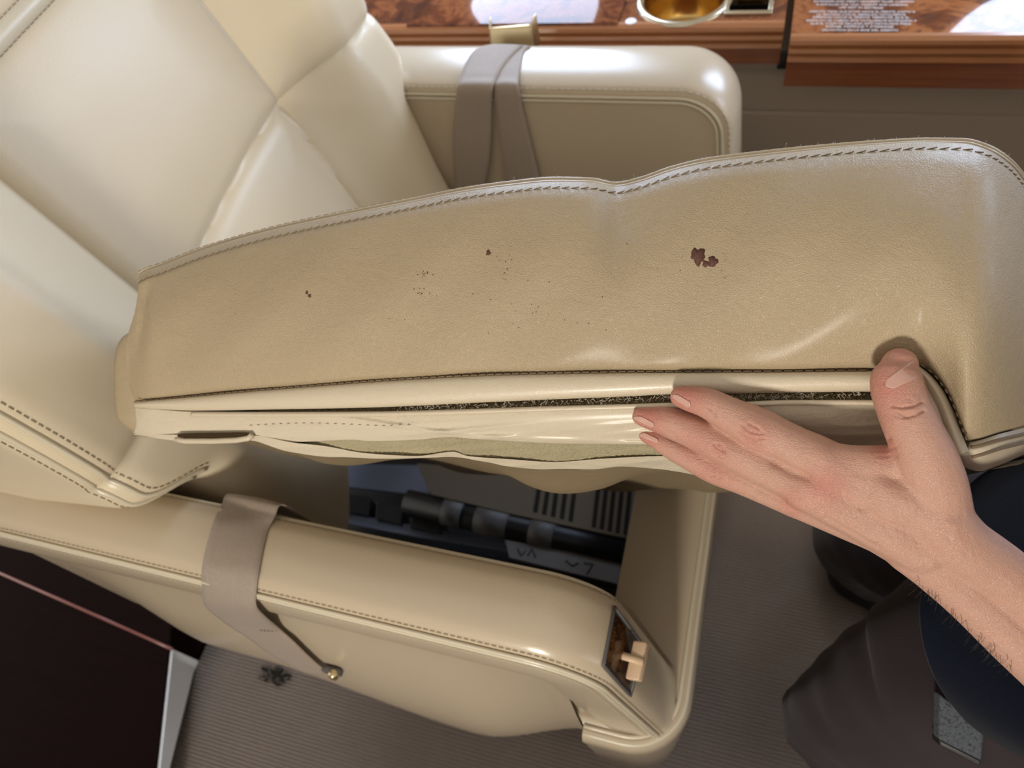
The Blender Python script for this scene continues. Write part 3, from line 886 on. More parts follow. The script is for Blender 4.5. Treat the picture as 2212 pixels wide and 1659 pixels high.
yC = fx([(290, 940), (340, 947), (380, 952), (460, 953), (540, 953), (620, 975), (720, 988), (840, 991), (960, 988), (1050, 998), (1100, 1008), (1180, 1014), (1280, 1014), (1340, 1008), (1500, 1026), (1560, 1040), (1800, 1042), (2060, 1034)])
w0f = lambda x: 1 / (2.128 + .000441 * (np.asarray(x, float) - 285))
def wrec(x):
    x = np.asarray(x, float)
    return .075 * np.clip((x - 2090) / 185, 0, 1) ** 2.2 + .012 * np.clip((330 - x) / 50, 0, 1) ** 2
def wface(x, v):
    """depth of the side panel at fraction v between its upper and lower seam"""
    x = np.asarray(x, float); v = np.asarray(v, float)
    bul = .013 + .012 * sst(1500, 2000, x)
    b = bul * np.sin(np.clip(v, 0, 1) * math.pi) ** .7
    lip = .010 * np.clip(1 - v / .11, 0, 1) ** 2.2 + .0035 * np.clip((v - .965) / .035, 0, 1) ** 2
    dent = .010 * np.exp(-((x - 1330) / 45) ** 2) * np.exp(-(v / .28) ** 2)
    fold = .007 * np.exp(-((x - 312 + 40 * (v - .3)) / 12) ** 2) * sst(.0, .25, v) * (1 - sst(.45, .8, v))
    soft = .0012 * np.sin(x / 61 + 3 * v) * np.sin(v * 7 + x / 140)
    tilt = .006 * (1 - v)
    return w0f(x) + wrec(x) - b + lip + dent + fold + soft + tilt
def patch(xa, xb, fa, fb, wfn, nx, nv, inset=0.0):
    xs = np.linspace(xa, xb, nx); vs = np.linspace(0, 1, nv)
    X, Vv = np.meshgrid(xs, vs)
    Y = fa(X) + (fb(X) - fa(X)) * Vv
    return D(X, Y, wfn(X, Vv)), X, Y
# side panel: its left end leans with the corner
def side_panel():
    nx, nv = 360, 70
    u = np.linspace(0, 1, nx); v = np.concatenate([np.linspace(0, .12, 14)[:-1], np.linspace(.12, .93, 42)[:-1], np.linspace(.93, 1, 15)])
    xl = fx([(0, 298), (.10, 299), (.25, 293), (.45, 278), (.6, 273), (.85, 275), (.96, 282), (1, 290)])
    U, Vv = np.meshgrid(u, v)
    XL = xl(Vv)
    X = XL + (2275 - XL) * U
    Y = yT(X) + (yS(X) - yT(X)) * Vv
    Wd = wface(X, Vv)
    return D(X, Y, Wd)
V, F = sheet(side_panel()); side = obj('side_panel', V, F, M['leather_cushion'], cush, label='beige leather side panel with brown stains')
sidetree = bvh(side)
# lower band under the seam
def wband(X, Vv):
    return w0f(X) + wrec(X) - .004 * np.sin(np.clip(Vv, 0, 1) * math.pi) ** .6 + .002 * np.clip(1 - Vv / .12, 0, 1) ** 2 + .001
P, _, _ = patch(287, 2064, lambda x: np.minimum(yS(x) + 3, yV(x) - 6) if False else yS(np.minimum(x, 1985)) + 2 + 1.2 * np.clip(x - 1985, 0, 99), yV, wband, 260, 14)
V, F = sheet(P, .0016, FW); bandp = obj('lower_band', V, F, M['leather_band'], cush)
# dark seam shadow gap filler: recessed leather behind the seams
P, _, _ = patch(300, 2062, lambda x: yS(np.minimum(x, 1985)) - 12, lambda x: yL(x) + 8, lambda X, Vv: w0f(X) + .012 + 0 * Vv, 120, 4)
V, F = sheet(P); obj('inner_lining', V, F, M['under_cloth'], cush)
# velcro strip inside the slit
P, X, Y = patch(560, 1955, lambda x: yV(x) - 4, lambda x: yL(x) + 4, lambda X, Vv: w0f(X) + .0045 + .0012 * np.sin(Vv * math.pi), 500, 6)
P = P + RNG.normal(0, .00035, P.shape)
V, F = sheet(P); velc = obj('velcro_strip', V, F, M['velcro'], cush, label='frayed tan hook strip inside the slit')
fz = []
for k in range(520):
    x = RNG.uniform(860, 1900); y = yV(x) + RNG.uniform(1, 13)
    p = D(x, y, w0f(x) + .0030); d = RNG.normal(0, .0013, 3)
    fz.append(tube(np.array([p, p + d * .6 - FW * .0006, p + d * 1.1]), .00016, 3))
V, F = join(*fz); obj('hook_fuzz', V, F, M['thread_pale'], velc, kind='stuff')
# flap under the slit, turning towards the underside, wrinkled
def g(dy): return .050 * (np.clip(dy, 0, 260) / 150) ** 2.2
def wflap(X, Y):
    dy = Y - yL(X)
    ph = Y / 7.0 + X / 120 + 1.5 * np.sin(X / 190); wr = -.0016 * (np.abs(np.sin(ph)) ** 3) * (.55 + .45 * np.sin(X / 75 + 1)) * sst(905, 925, Y) * sst(480, 700, X) - .0014 * np.exp(-((Y - 930 - .09 * (X - 1000) - 8 * np.sin(X / 130)) / 5) ** 2) * sst(600, 800, X)
    return w0f(X) + wrec(X) + .0015 + g(dy) + wr
def ypatch(xa, xb, fa, fb, wfn, nx, nv):
    xs = np.linspace(xa, xb, nx); X, Vv = np.meshgrid(xs, np.linspace(0, 1, nv))
    Y = fa(X) + (fb(X) - fa(X)) * Vv
    return D(X, Y, wfn(X, Y))
V, F = sheet(ypatch(287, 2060, yL, yA, wflap, 420, 30), .0012, FW); flap = obj('flap_lining', V, F, M['lining'], cush, label='cream wrinkled flap below the slit')
flaptree = bvh(flap)
V, F = tube(np.array([D(x, yL(x) + 6, w0f(x) + .0012) for x in np.linspace(414, 1945, 200)]), .0014, 8); obj('slit_lip', V, F, M['leather_band'], flap)
V, F = tube(np.array([D(x, yV(x) - 2, w0f(x) + wrec(x) + .0025) for x in np.linspace(414, 1945, 200)]), .0007, 6); obj('slit_lip', V, F, M['leather_band'], bandp)
V, F = sheet(ypatch(660, 1900, lambda x: yA(x) - 3, lambda x: yB(x) + 3, lambda X, Y: wflap(X, Y) + .0028, 300, 14) + RNG.normal(0, .0002, (14, 300, 3))); obj('foam_strip', V, F, M['foam'], cush, label='exposed raw foam strip')
V, F = sheet(ypatch(287, 2060, yB, yC, lambda X, Y: wflap(X, Y) - .0005 + .0015 * np.sin(X / 37), 420, 14), .001, FW); obj('edge_cloth', V, F, M['lining'], cush)
# underside going back from the lower edge, top and ends closing the body
def under(n=24):
    xs = np.linspace(287, 2275, 160); out = []
    yb = lambda x: np.where(x < 2060, yC(np.minimum(x, 2060)), 1034 - (x - 2060) * .25)
    e = D(xs, yb(xs), np.where(xs < 2060, wflap(np.minimum(xs, 2060), yC(np.minimum(xs, 2060))), w0f(xs) + wrec(xs) + .035))
    for k in np.linspace(0, .36, n):
        sag = .006 * np.sin(xs / 90 + k * 20) * sst(0, .05, k) + .010 * np.exp(-((xs - 1250) / 260) ** 2) * sst(0, .06, k)
        out.append(e + WAX * k - UP * sag[:, None])
    return np.array(out)
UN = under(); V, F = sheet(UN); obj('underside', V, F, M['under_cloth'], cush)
xs = np.linspace(298, 2275, 160)
tp = D(xs, yT(xs) + 2, wface(xs, 0 * xs))
TP = np.array([tp + WAX * k + UP * (.018 * math.sin(k / .36 * math.pi)) - UP * .02 * (k / .36) for k in np.linspace(0, .36, 16)])
V, F = sheet(TP); obj('top_panel', V, F, M['leather_cushion'], cush)
pan = side_panel()
L0 = pan[:, 0][::3]; LB = np.vstack([L0, UN[0, 0][None]])
V, F = sheet(np.array([LB + WAX * k + RT * .012 * math.sin(k * 9) for k in np.linspace(0, .36, 8)])); obj('end_panel', V, F, M['leather_cushion'], cush)
R0 = np.vstack([pan[:, -1][::3], UN[0, -1][None]])
V, F = sheet(np.array([R0 + WAX * k + RT * .035 * math.sin(min(k / .12, 1) * math.pi / 2) for k in np.linspace(0, .36, 12)])); obj('end_panel', V, F, M['leather_cushion'], cush)
BK = np.array([np.array([TP[-1][i] for i in range(160)]), UN[-1]])
V, F = sheet(BK); obj('back_panel', V, F, M['leather_cushion'], cush)
# flap standing out past the left end
fl = cr([(300, 715), (272, 722), (255, 742), (247, 775), (246, 830), (247, 880), (254, 905), (275, 925), (300, 938), (340, 946)], 40)
inn = cr([(305, 720), (300, 740), (298, 780), (300, 830), (302, 860), (306, 880), (312, 895), (322, 905), (335, 915), (350, 925)], 40)
P = np.array([D(fl[:, 0] * (1 - k) + inn[:, 0] * k, fl[:, 1] * (1 - k) + inn[:, 1] * k, .478 + .006 * (1 - k) - .003 * math.sin(k * 3.1) + 0 * fl[:, 0]) for k in np.linspace(0, 1, 8)])
V, F = sheet(P, .0022, FW); obj('end_flap', V, F, M['leather_cushion'], cush)
# bottom roll at the front corner
xs = np.linspace(2058, 2290, 40)
ra = lambda x: yS(x) + 2
rb = fx([(2058, 985), (2075, 1004), (2095, 1014), (2115, 1018), (2150, 1008), (2212, 982), (2290, 948)])
P = []
for v in np.linspace(0, 1, 18):
    ya = np.where(xs < 2092, 968 + 0 * xs, yS(xs) + 3); yb_ = rb(xs)
    y = ya + (yb_ - ya) * v
    P.append(D(xs, y, w0f(xs) + wrec(xs) + .004 - .008 * np.sin(v * math.pi * .9) + .030 * v ** 2.5))
V, F = sheet(np.array(P)); roll = obj('corner_roll', V, F, M['leather_band'], cush)
rolltree = bvh(roll)
for dy in (16, 34):
    pth = drape([(x, float(yS(x)) + dy) for x in np.linspace(2098, 2270, 40)], rolltree, .0004)
    V, F = tube(pth, .0009, 6); obj('seam_cord', V, F, M['thread'], roll)
# tab beside the thumb
ta = cr([(1988, 792), (2012, 812), (2036, 842), (2054, 876), (2070, 918), (2088, 962), (2094, 975)], 30); tb = cr([(1982, 800), (2000, 826), (2018, 856), (2034, 890), (2048, 930), (2064, 972), (2070, 984)], 30)
P = np.array([D(ta[:, 0] * (1 - k) + tb[:, 0] * k, ta[:, 1] * (1 - k) + tb[:, 1] * k, w0f(ta[:, 0]) - .0035 - .002 * math.sin(k * math.pi)) for k in np.linspace(0, 1, 7)])
V, F = sheet(P, .003, FW); tab = obj('corner_tab', V, F, M['leather_band'], cush)
pth = cr([(1990, 788), (2014, 806), (2039, 837), (2058, 872), (2074, 914), (2091, 958)], 40)
V, F = stitches(np.array([D(x, y, w0f(x) - .006) for x, y in pth]), .0022, .0016, .0004); obj('stitching', V, F, M['thread'], tab, kind='stuff')
# top edge: two welts and two stitch rows
xs = np.linspace(300, 2270, 420)
def edge(dy, dw): return np.array([D(x, float(yT(x)) + dy, float(wface(x, 0)) + dw) for x in xs])
V, F = tube(edge(1.5, -.0005), .0012, 8); obj('welt', V, F, M['piping'], cush)
V, F = tube(edge(9, -.0035), .0013, 8); obj('welt', V, F, M['piping'], cush)
pth = drape([(x, float(yT(x)) + 21) for x in xs], sidetree, .0003)
V, F = stitches(pth, .0040, .0012, .00035, slant=UP * .0005); obj('stitching', V, F, M['thread'], cush, kind='stuff')
pth = edge(-3, .0005)
V, F = stitches(pth, .0038, .0016, .00035); obj('stitching', V, F, M['thread'], cush, kind='stuff')
fz = []
for k in range(160):
    x = RNG.uniform(420, 2240); p = D(x, float(yT(x)) - 1, float(wface(x, 0))); d = UP * abs(RNG.normal(0, .0009)) + RT * RNG.normal(0, .0008)
    fz.append(tube(np.array([p, p + d * .6, p + d * 1.2 + RT * RNG.normal(0, .0004)]), .00009, 3))
V, F = join(*fz); obj('frayed_fibres', V, F, M['thread_pale'], cush, kind='stuff')
# broken thread along the lower seam
pth = np.array([D(x, float(yS(x)) + 1.5, float(w0f(x)) + .0008) for x in np.linspace(292, 1890, 300)])
V, F = stitches(pth, .0040, .0008, .00045); obj('stitching', V, F, M['thread'], cush, kind='stuff')
pth = drape([(x, 917 + 3 * math.sin(x / 60) - (x - 600) * .006) for x in np.linspace(540, 900, 80)], flaptree, .0003)
V, F = stitches(pth, .0018, .0034, .0002); obj('stitching', V, F, M['thread_mid'], flap, kind='stuff')
# pocket slot at the lower left
sl = cr([(384, 940), (400, 936), (460, 935), (520, 934), (543, 936), (538, 944), (500, 948), (440, 949), (395, 948)], 40, True)
P = D(sl[:, 0], sl[:, 1], w0f(sl[:, 0]) + .0025)
V = np.vstack([P, P.mean(0)[None]]); F = [(i, (i + 1) % 40, 40) for i in range(40)]
slot = obj('pocket_slot', V, F, mat('slot_brown', (.05, .032, .015), .95, spec=.1), cush, label='dark pocket slot')
lpq = np.array([(380, 949), (400, 953), (460, 953), (510, 951), (536, 947), (545, 940)], float)
V, F = tube(D(lpq[:, 0], lpq[:, 1], w0f(lpq[:, 0]) + .0028), .0018, 8); obj('slot_lip', V, F, M['leather_band'], slot)
# stains worn into the leather
def stain(cx, cy, rx, ry, seed, spikes=.25):
    r = np.random.default_rng(seed); n = 30
    ang = np.linspace(0, 2 * math.pi, n, endpoint=False)
    ph = r.uniform(0, 6.28, 4)
    k = 1 + spikes * (np.sin(3 * ang + ph[0]) * .6 + np.sin(5 * ang + ph[1]) * .5 + np.sin(9 * ang + ph[2]) * .3)
    pts = [(cx + rx * q * math.cos(a), cy + ry * q * math.sin(a)) for q, a in zip(k, ang)]
    ringp = drape(pts, sidetree, .00012); c = drape([(cx, cy)], sidetree, .0003)
    V = np.vstack([ringp, c, ringp + FW * .0006]); F = [(i, (i + 1) % n, n) for i in range(n)] + [(i, n + 1 + i, n + 1 + (i + 1) % n, (i + 1) % n) for i in range(n)]
    return V, F
V, F = stain(1508, 553, 15, 18, 1); obj('stain', V, F, M['stain'], cush)
V, F = stain(1540, 565, 10, 12, 2); obj('stain', V, F, M['stain'], cush)
V, F = stain(1525, 570, 8, 7, 12); obj('stain', V, F, M['stain'], cush)
V, F = stain(1055, 546, 5, 6, 3); obj('stain', V, F, M['stain'], cush)
V, F = stain(663, 632, 3, 4, 4); obj('stain', V, F, M['stain'], cush)
V, F = stain(669, 639, 3.5, 4, 5); obj('stain', V, F, M['stain'], cush)
sp = []
for (cx_, cy_, sx, sy, n_) in ((915, 590, 12, 6, 14), (908, 630, 6, 7, 12), (1090, 568, 9, 18, 14), (1353, 525, 2, 2, 2), (1120, 660, 90, 30, 12), (1150, 690, 60, 20, 8), (1310, 715, 2, 2, 2), (870, 690, 40, 12, 3), (1520, 560, 28, 22, 16), (510, 676, 1, 2, 1), (1185, 678, 2, 2, 2)):
    for k in range(n_):
        r_ = RNG.uniform(.5, 1.3)
        sp.append(stain(cx_ + RNG.normal(0, sx), cy_ + RNG.normal(0, sy), r_, r_ * 1.1, int(RNG.integers(1e6)), .2))
V, F = join(*sp); obj('stain_specks', V, F, M['stain'], cush, kind='stuff')

# ================================================================ BELTS
def strap(path3, widthdir, width, th, name, m, parent, nw=7, nrm=None):
    """flat webbing: path points, unit width direction per point"""
    P = np.asarray(path3); Wd = np.asarray(widthdir, float)
    if Wd.ndim == 1: Wd = np.repeat(Wd[None], len(P), 0)
    G = np.array([P + Wd * width * k for k in np.linspace(-.5, .5, nw)])
    T = np.gradient(P, axis=0); T /= np.linalg.norm(T, axis=1)[:, None]
    nn = np.cross(T, Wd); nn /= np.linalg.norm(nn, axis=1)[:, None]
    sgn = np.sign((nn * (CAM - P)).sum(1)).mean(); nn = nn * (1 if sgn >= 0 else -1)
    a = G.reshape(-1, 3); b = (G - nn[None] * th).reshape(-1, 3)
    npt = len(P)
    F = gridf(npt, nw); F2 = [tuple(i + len(a) for i in f[::-1]) for f in F]
    ring = list(range(npt)) + [j * npt + npt - 1 for j in range(1, nw)] + [(nw - 1) * npt + i for i in range(npt - 2, -1, -1)] + [j * npt for j in range(nw - 2, 0, -1)]
    F3 = [(ring[k], ring[k] + len(a), ring[(k + 1) % len(ring)] + len(a), ring[(k + 1) % len(ring)]) for k in range(len(ring))]
    return obj(name, np.vstack([a, b]), F + F2 + F3, m, parent)
def two_edge(la, lb, name, m, parent, n=60, nw=9, crown=0.0):
    """strap between two 3D edge curves, with thickness towards the seat"""
    A = cr(la, n); B = cr(lb, n)
    G = np.array([A * (1 - k) + B * k for k in np.linspace(0, 1, nw)])
    T = np.gradient((A + B) / 2, axis=0); nn = np.cross(T, B - A); nn /= np.linalg.norm(nn, axis=1)[:, None]
    s = np.sign((nn * (CAM - A)).sum(1)); s[s == 0] = 1
    nn = nn * np.sign(s.sum())
    G = G + nn[None] * (crown * np.sin(np.linspace(0, math.pi, nw)))[:, None, None]
    a = G.reshape(-1, 3); b = (G - nn[None] * .0014).reshape(-1, 3); npt = n
    F = gridf(npt, nw); F2 = [tuple(i + len(a) for i in f[::-1]) for f in F]
    ring = list(range(npt)) + [j * npt + npt - 1 for j in range(1, nw)] + [(nw - 1) * npt + i for i in range(npt - 2, -1, -1)] + [j * npt for j in range(nw - 2, 0, -1)]
    F3 = [(ring[k], ring[k] + len(a), ring[(k + 1) % len(ring)] + len(a), ring[(k + 1) % len(ring)]) for k in range(len(ring))]
    return obj(name, np.vstack([a, b]), F + F2 + F3, m, parent)
fb = thing('seat_belt', (-.33, .70, .30), 'two taupe belt straps draped over the far armrest with a brass buckle', 'seat belt', 'seat belts')
def on_far(px, py):          # point on the armrest top or its inner face
    z = AZ + .0042
    p = PZ(px, py, z)
    if p[1] > .673: return p
    return PY(px, py, .6625)
la = [on_far(*p) for p in [(1062, 95), (1040, 100), (1022, 112), (1008, 135), (996, 165), (990, 190), (984, 240), (980, 290), (981, 350), (985, 405), (992, 470)]]
lb = [on_far(*p) for p in [(1132, 97), (1120, 108), (1104, 125), (1086, 148), (1076, 165), (1066, 190), (1063, 240), (1062, 290), (1058, 340), (1050, 385), (1030, 460)]]
up_ = np.array([0, -.003, .0015])
two_edge([np.array(p) + up_ for p in la], [np.array(p) + up_ for p in lb], 'webbing_strap', M['web'], fb, crown=.001)
la = [on_far(*p) for p in [(1070, 97), (1078, 112), (1076, 135), (1073, 165), (1066, 190), (1072, 240), (1078, 290), (1084, 340), (1090, 390), (1096, 450)]]
lb = [on_far(*p) for p in [(1146, 99), (1134, 112), (1128, 135), (1121, 165), (1120, 190), (1130, 240), (1142, 290), (1154, 340), (1166, 390), (1180, 450)]]
two_edge(la, lb, 'webbing_strap', M['web'], fb, crown=.001)
# buckle: channel-shaped brass plate standing behind the armrest
bk = [PY(1056, 62, .768), PY(1143, 55, .768), PY(1152, 112, .768), PY(1061, 118, .768)]
bk = np.array(bk)
V, F = hexa(bk, bk + np.array([0, .003, 0]), .0008)
buck = obj('buckle', V, F, M['brass_pale'], fb, label='brushed brass buckle plate')
for (i, j) in ((0, 3), (1, 2)):
    q = np.array([bk[i], bk[j], bk[j] + (.004 if i else -.002, .014, .004), bk[i] + (.004 if i else -.002, .014, .006)])
    V, F = hexa(q, q + np.array([.002, 0, 0]), .0005); obj('flange', V, F, M['brass_pale'], buck)

nb = thing('seat_belt', (-.30, .03, .30), 'single taupe belt strap wrapped over the near armrest down to its floor-side anchor', 'seat belt', 'seat belts')
lowt = bvh(arm_near_top, arm_near_out, arm_near_low)
def on_near(px, py, off=.0022):
    q = drape([(px, py)], lowt, off)
    return q[0] if len(q) else PZ(px, py, AZ + off)
la = [(488, 1068), (478, 1095), (466, 1125), (455, 1160), (446, 1195), (441, 1230), (440, 1262), (448, 1288), (468, 1312), (505, 1340), (545, 1366), (585, 1396), (625, 1420), (665, 1440)]
lb = [(606, 1090), (594, 1112), (584, 1140), (575, 1170), (568, 1205), (562, 1240), (558, 1272), (562, 1295), (580, 1318), (610, 1345), (640, 1372), (668, 1400), (695, 1425), (715, 1440)]
A3 = [on_near(*p) for p in la]; B3 = [on_near(*p) for p in lb]
A3[0] = A3[1] + np.array([0, .012, -.004]); B3[0] = B3[1] + np.array([0, .012, -.004])
# inner drop of the strap
A3 = [A3[0] + np.array([.0, .006, -.05])] + A3; B3 = [B3[0] + np.array([0, .006, -.05])] + B3
k0 = np.array([0, -.004, .001])
A3 = [p + k0 * (0.2 if i < 8 else 1.0) for i, p in enumerate(A3)]; B3 = [p + k0 * (0.2 if i < 8 else 1.0) for i, p in enumerate(B3)]
nstrap = two_edge(A3, B3, 'webbing_strap', M['web'], nb, n=90, crown=.0012)
tr = bvh(nstrap)
pth = drape([(562, 1360), (585, 1362), (610, 1362), (636, 1366)], tr, .0005)
V, F = stitches(cr(pth, 30), .0022, .0016, .0005); obj('stitching', V, F, M['thread'], nstrap, kind='stuff')
an = on_near(722, 1440, .004)
V, F = rbox(an, (.018, .006, .012), .002); anc = obj('anchor_fitting', V, F, M['grey_band'], nb)
V, F = revolve([(0, .004), (.003, .0038), (.0042, .002), (.0045, -.004)], an + np.array([.004, -.003, .004]), 14); obj('bolt', V, F, M['brass_pale'], anc)

# ================================================================ THE PERSON
per = thing('person', (.35, .05, 0.0), 'crouching person in navy shirt and dark trousers lifting the cushion with one bare hand', 'person')
K = lambda L: np.array([np.append(D(x, y, w), r * w / FPX) for x, y, w, r in L])
chains = {
 'index': [(1469, 857, 0.3690, 23), (1485, 861, 0.3685, 27.3), (1527, 871, 0.3660, 33.7), (1575, 895, 0.3630, 39.0), (1640, 927, 0.3580, 46.4), (1700, 958, 0.3540, 46.4), (1770, 994, 0.3490, 51.7), (1850, 1035, 0.3450, 58.0), (1960, 1095, 0.3420, 64.4), (2040, 1150, 0.3410, 68.6)],
 'middle': [(1384, 900, 0.3815, 20), (1405, 904, 0.3810, 25.2), (1444, 912, 0.3790, 33.7), (1510, 937, 0.3750, 39.0), (1560, 962, 0.3710, 43.2), (1640, 1004, 0.3630, 43.2), (1740, 1052, 0.3540, 49.6), (1860, 1110, 0.3480, 58.0), (1990, 1175, 0.3450, 66.5)],
 'ring': [(1397, 939, 0.3925, 18.5), (1420, 948, 0.3920, 23.1), (1455, 966, 0.3900, 29.4), (1500, 988, 0.3860, 33.7), (1545, 1010, 0.3820, 36.8), (1610, 1034, 0.3750, 37.9), (1700, 1066, 0.3650, 44.3), (1820, 1112, 0.3570, 49.6), (1925, 1155, 0.3530, 53.8), (2000, 1200, 0.3520, 59.1)],
 'little': [(1470, 985, 0.4100, 18.8), (1550, 1008, 0.4020, 26.2), (1640, 1036, 0.3900, 28.4), (1730, 1076, 0.3740, 39.0), (1840, 1118, 0.3660, 45.3), (1960, 1180, 0.3610, 51.7)],
 'thumb': [(1943, 789, .3350, 39), (1940, 806, .3345, 49), (1937, 830, .3330, 54), (1951, 878, .3310, 55.5), (1973, 930, .3290, 58), (1998, 985, .3285, 62), (2018, 1040, .3310, 64), (2030, 1095, .3370, 64), (2045, 1150, .3440, 58)],
 'palm1': [(1800, 1030, .3490, 44), (1880, 1060, .3440, 52), (1950, 1090, .3410, 58), (2020, 1140, .3405, 62), (2080, 1190, .3425, 58)],
 'palm2': [(1700, 1030, .3590, 40), (1800, 1075, .3520, 48), (1900, 1125, .3475, 56), (2000, 1180, .3460, 60), (2080, 1245, .3480, 60)],
 'web': [(1780, 985, 0.3460, 32.6), (1850, 1000, 0.3415, 39.0), (1920, 1005, 0.3390, 45.3), (1970, 1010, 0.3370, 51.7)],
 'fill': [(1880, 1010, .3420, 40), (1900, 1060, 0.3400, 55.9), (1960, 1080, 0.3380, 62.3), (2010, 1100, 0.3370, 66.5)],
 'radius': [(2030, 1125, 0.3360, 68.6), (2075, 1175, 0.3380, 66.5), (2150, 1228, 0.3400, 64.4), (2260, 1320, 0.3440, 70.8), (2420, 1445, 0.3500, 81.4), (2640, 1600, 0.3640, 96.2)],
 'ulna': [(1960, 1175, 0.3500, 60.2), (2030, 1220, 0.3490, 66.5), (2110, 1290, 0.3500, 66.5), (2220, 1390, 0.3530, 72.9), (2380, 1520, 0.3590, 85.6), (2600, 1680, 0.3710, 101.5)],
}
def body_mesh():
    bm = bmesh.new()
    def ball(c, r):
        m = Matrix.Translation(Vector(c)) @ Matrix.Scale(r, 4)
        bmesh.ops.create_icosphere(bm, subdivisions=2, radius=1, matrix=m)
    parts = []
    for nm, L in chains.items():
        k = K(L)
        n = int(np.linalg.norm(np.diff(k[:, :3], axis=0), axis=1).sum() / .0022)
        s = cr(k, max(n, 12))
        parts.append(tube(s[:, :3], s[:, 3], 18, 0.96))
        for e in (0, -1):
            ball(s[e, :3], s[e, 3])
    ua = cr(np.array([(.235, .118, .62, .026), (.262, .108, .612, .034), (.31, .092, .67, .040), (.37, .072, .75, .044), (.42, .056, .81, .044)]), 60)
    parts.append(tube(ua[:, :3], ua[:, 3], 18))
    for e in (0, -1): ball(ua[e, :3], ua[e, 3])
    V, F = join(*parts)
    vs = [bm.verts.new(v) for v in V]
    for f in F: bm.faces.new([vs[i] for i in f])
    me = bpy.data.meshes.new('b'); bm.to_mesh(me); bm.free()
    o = bpy.data.objects.new('b', me); COL.objects.link(o)
    md = o.modifiers.new('r', 'REMESH'); md.mode = 'VOXEL'; md.voxel_size = 0.00062
    ms = o.modifiers.new('s', 'SMOOTH'); ms.factor = .5; ms.iterations = 24
    dg = bpy.context.evaluated_depsgraph_get(); dg.update()
    m2 = bpy.data.meshes.new_from_object(o.evaluated_get(dg))
    nV = len(m2.vertices); V = np.empty(nV * 3); m2.vertices.foreach_get('co', V); V = V.reshape(-1, 3)
    nr = np.empty(nV * 3); m2.vertices.foreach_get('normal', nr); nr = nr.reshape(-1, 3)
    F = [tuple(p.vertices) for p in m2.polygons]
    bpy.data.objects.remove(o); bpy.data.meshes.remove(me); bpy.data.meshes.remove(m2)
    return V, nr, F
HV, HN, HF = body_mesh()
# creases, tendons and knuckles as relief on the skin
rel = HV - CAM; wz = rel @ FW
pxv = CX + FPX * (rel @ RT) / wz; pyv = CY - FPX * (rel @ UP) / wz
facing = np.clip(-(HN * rel).sum(1) / np.linalg.norm(rel, axis=1), 0, 1)
def pdist(poly):
    d = np.full(len(HV), 1e9); Q = np.array(poly, float)
    for a, b in zip(Q[:-1], Q[1:]):
        ab = b - a; t = np.clip(((pxv - a[0]) * ab[0] + (pyv - a[1]) * ab[1]) / (ab @ ab), 0, 1)
        d = np.minimum(d, np.hypot(pxv - a[0] - t * ab[0], pyv - a[1] - t * ab[1]))
    return d
disp = np.zeros(len(HV)); red = np.zeros(len(HV))
c2p = lambda L: [(1300 + x * .41230, 700 + y * .41230) for x, y in L]
creases = [  # (polyline in the hand close-up, depth m, width px)
 ([(1520, 430), (1570, 440), (1630, 432), (1680, 410)], .0007, 3), ([(1545, 460), (1590, 485), (1640, 480), (1685, 455)], .0007, 3), ([(1520, 472), (1560, 490), (1610, 492)], .0004, 3),
 ([(735, 530), (770, 560), (830, 575)], .0006, 3), ([(715, 570), (750, 600), (800, 612), (845, 600)], .0006, 3), ([(770, 520), (820, 545), (850, 575)], .0005, 3), ([(760, 620), (800, 640), (835, 632)], .0005, 3),
 ([(590, 630), (610, 655), (640, 665)], .0005, 3), ([(580, 660), (600, 685), (635, 700)], .0005, 3), ([(615, 630), (640, 650), (650, 690)], .0004, 3), ([(565, 800), (590, 795), (615, 810)], .0004, 3),
 ([(345, 560), (370, 580), (385, 600)], .0004, 3), ([(560, 440), (585, 460), (590, 490)], .0004, 3),
 ([(1440, 640), (1500, 600)], .0003, 5), ([(1420, 660), (1480, 665), (1550, 640)], .0002, 4), ([(1440, 690), (1500, 690)], .0002, 4),
 ([(1500, 600), (1512, 640), (1540, 690)], .0003, 6),
 ([(1350, 965), (1400, 975), (1470, 968)], .0004, 4), ([(900, 720), (980, 770), (1080, 800)], .0007, 10), ([(820, 870), (900, 905), (1000, 950)], .0006, 9), ([(1180, 1010), (1320, 1090), (1450, 1170)], .0005, 6),
]
def swirl(cx, cy, rx, ry, rot, n, dep):
    # concentric bent skin folds over a joint
    for i in range(n):
        k = (i + 1) / n; a0 = RNG.uniform(-.5, .3)
        pts = []
        for a in np.linspace(-1.25 + a0, 1.25 + a0, 9):
            x, y = rx * k * math.cos(a), ry * k * math.sin(a)
            pts.append((cx + x * math.cos(rot) - y * math.sin(rot), cy + x * math.sin(rot) + y * math.cos(rot)))
        creases.append((pts, dep * RNG.uniform(.6, 1.1), 2.6))
        pts2 = [(2 * cx - x + RNG.normal(0, 3), 2 * cy - y + RNG.normal(0, 3)) for x, y in pts]
        creases.append((pts2, dep * RNG.uniform(.5, 1.0), 2.6))
swirl(785, 580, 62, 46, .55, 5, .00020)
swirl(612, 662, 42, 36, .55, 4, .00013)
swirl(592, 805, 26, 20, .5, 3, .00022)
swirl(1605, 450, 85, 40, 1.5, 4, .00022)
swirl(375, 590, 24, 26, .5, 3, .00018)
swirl(570, 465, 26, 30, .5, 3, .00018)
for k in range(46):   # fine diagonal skin lines on the back of the hand and wrist
    x = RNG.uniform(1150, 1950); y = 640 + (x - 1150) * .55 + RNG.uniform(20, 260)
    L = RNG.uniform(25, 70); a = RNG.uniform(.9, 1.3)
    creases.append(([(x, y), (x + L * .5 * math.cos(a), y + L * .5 * math.sin(a)), (x + L * math.cos(a + .15), y + L * math.sin(a + .15))], .00010, 2.6))
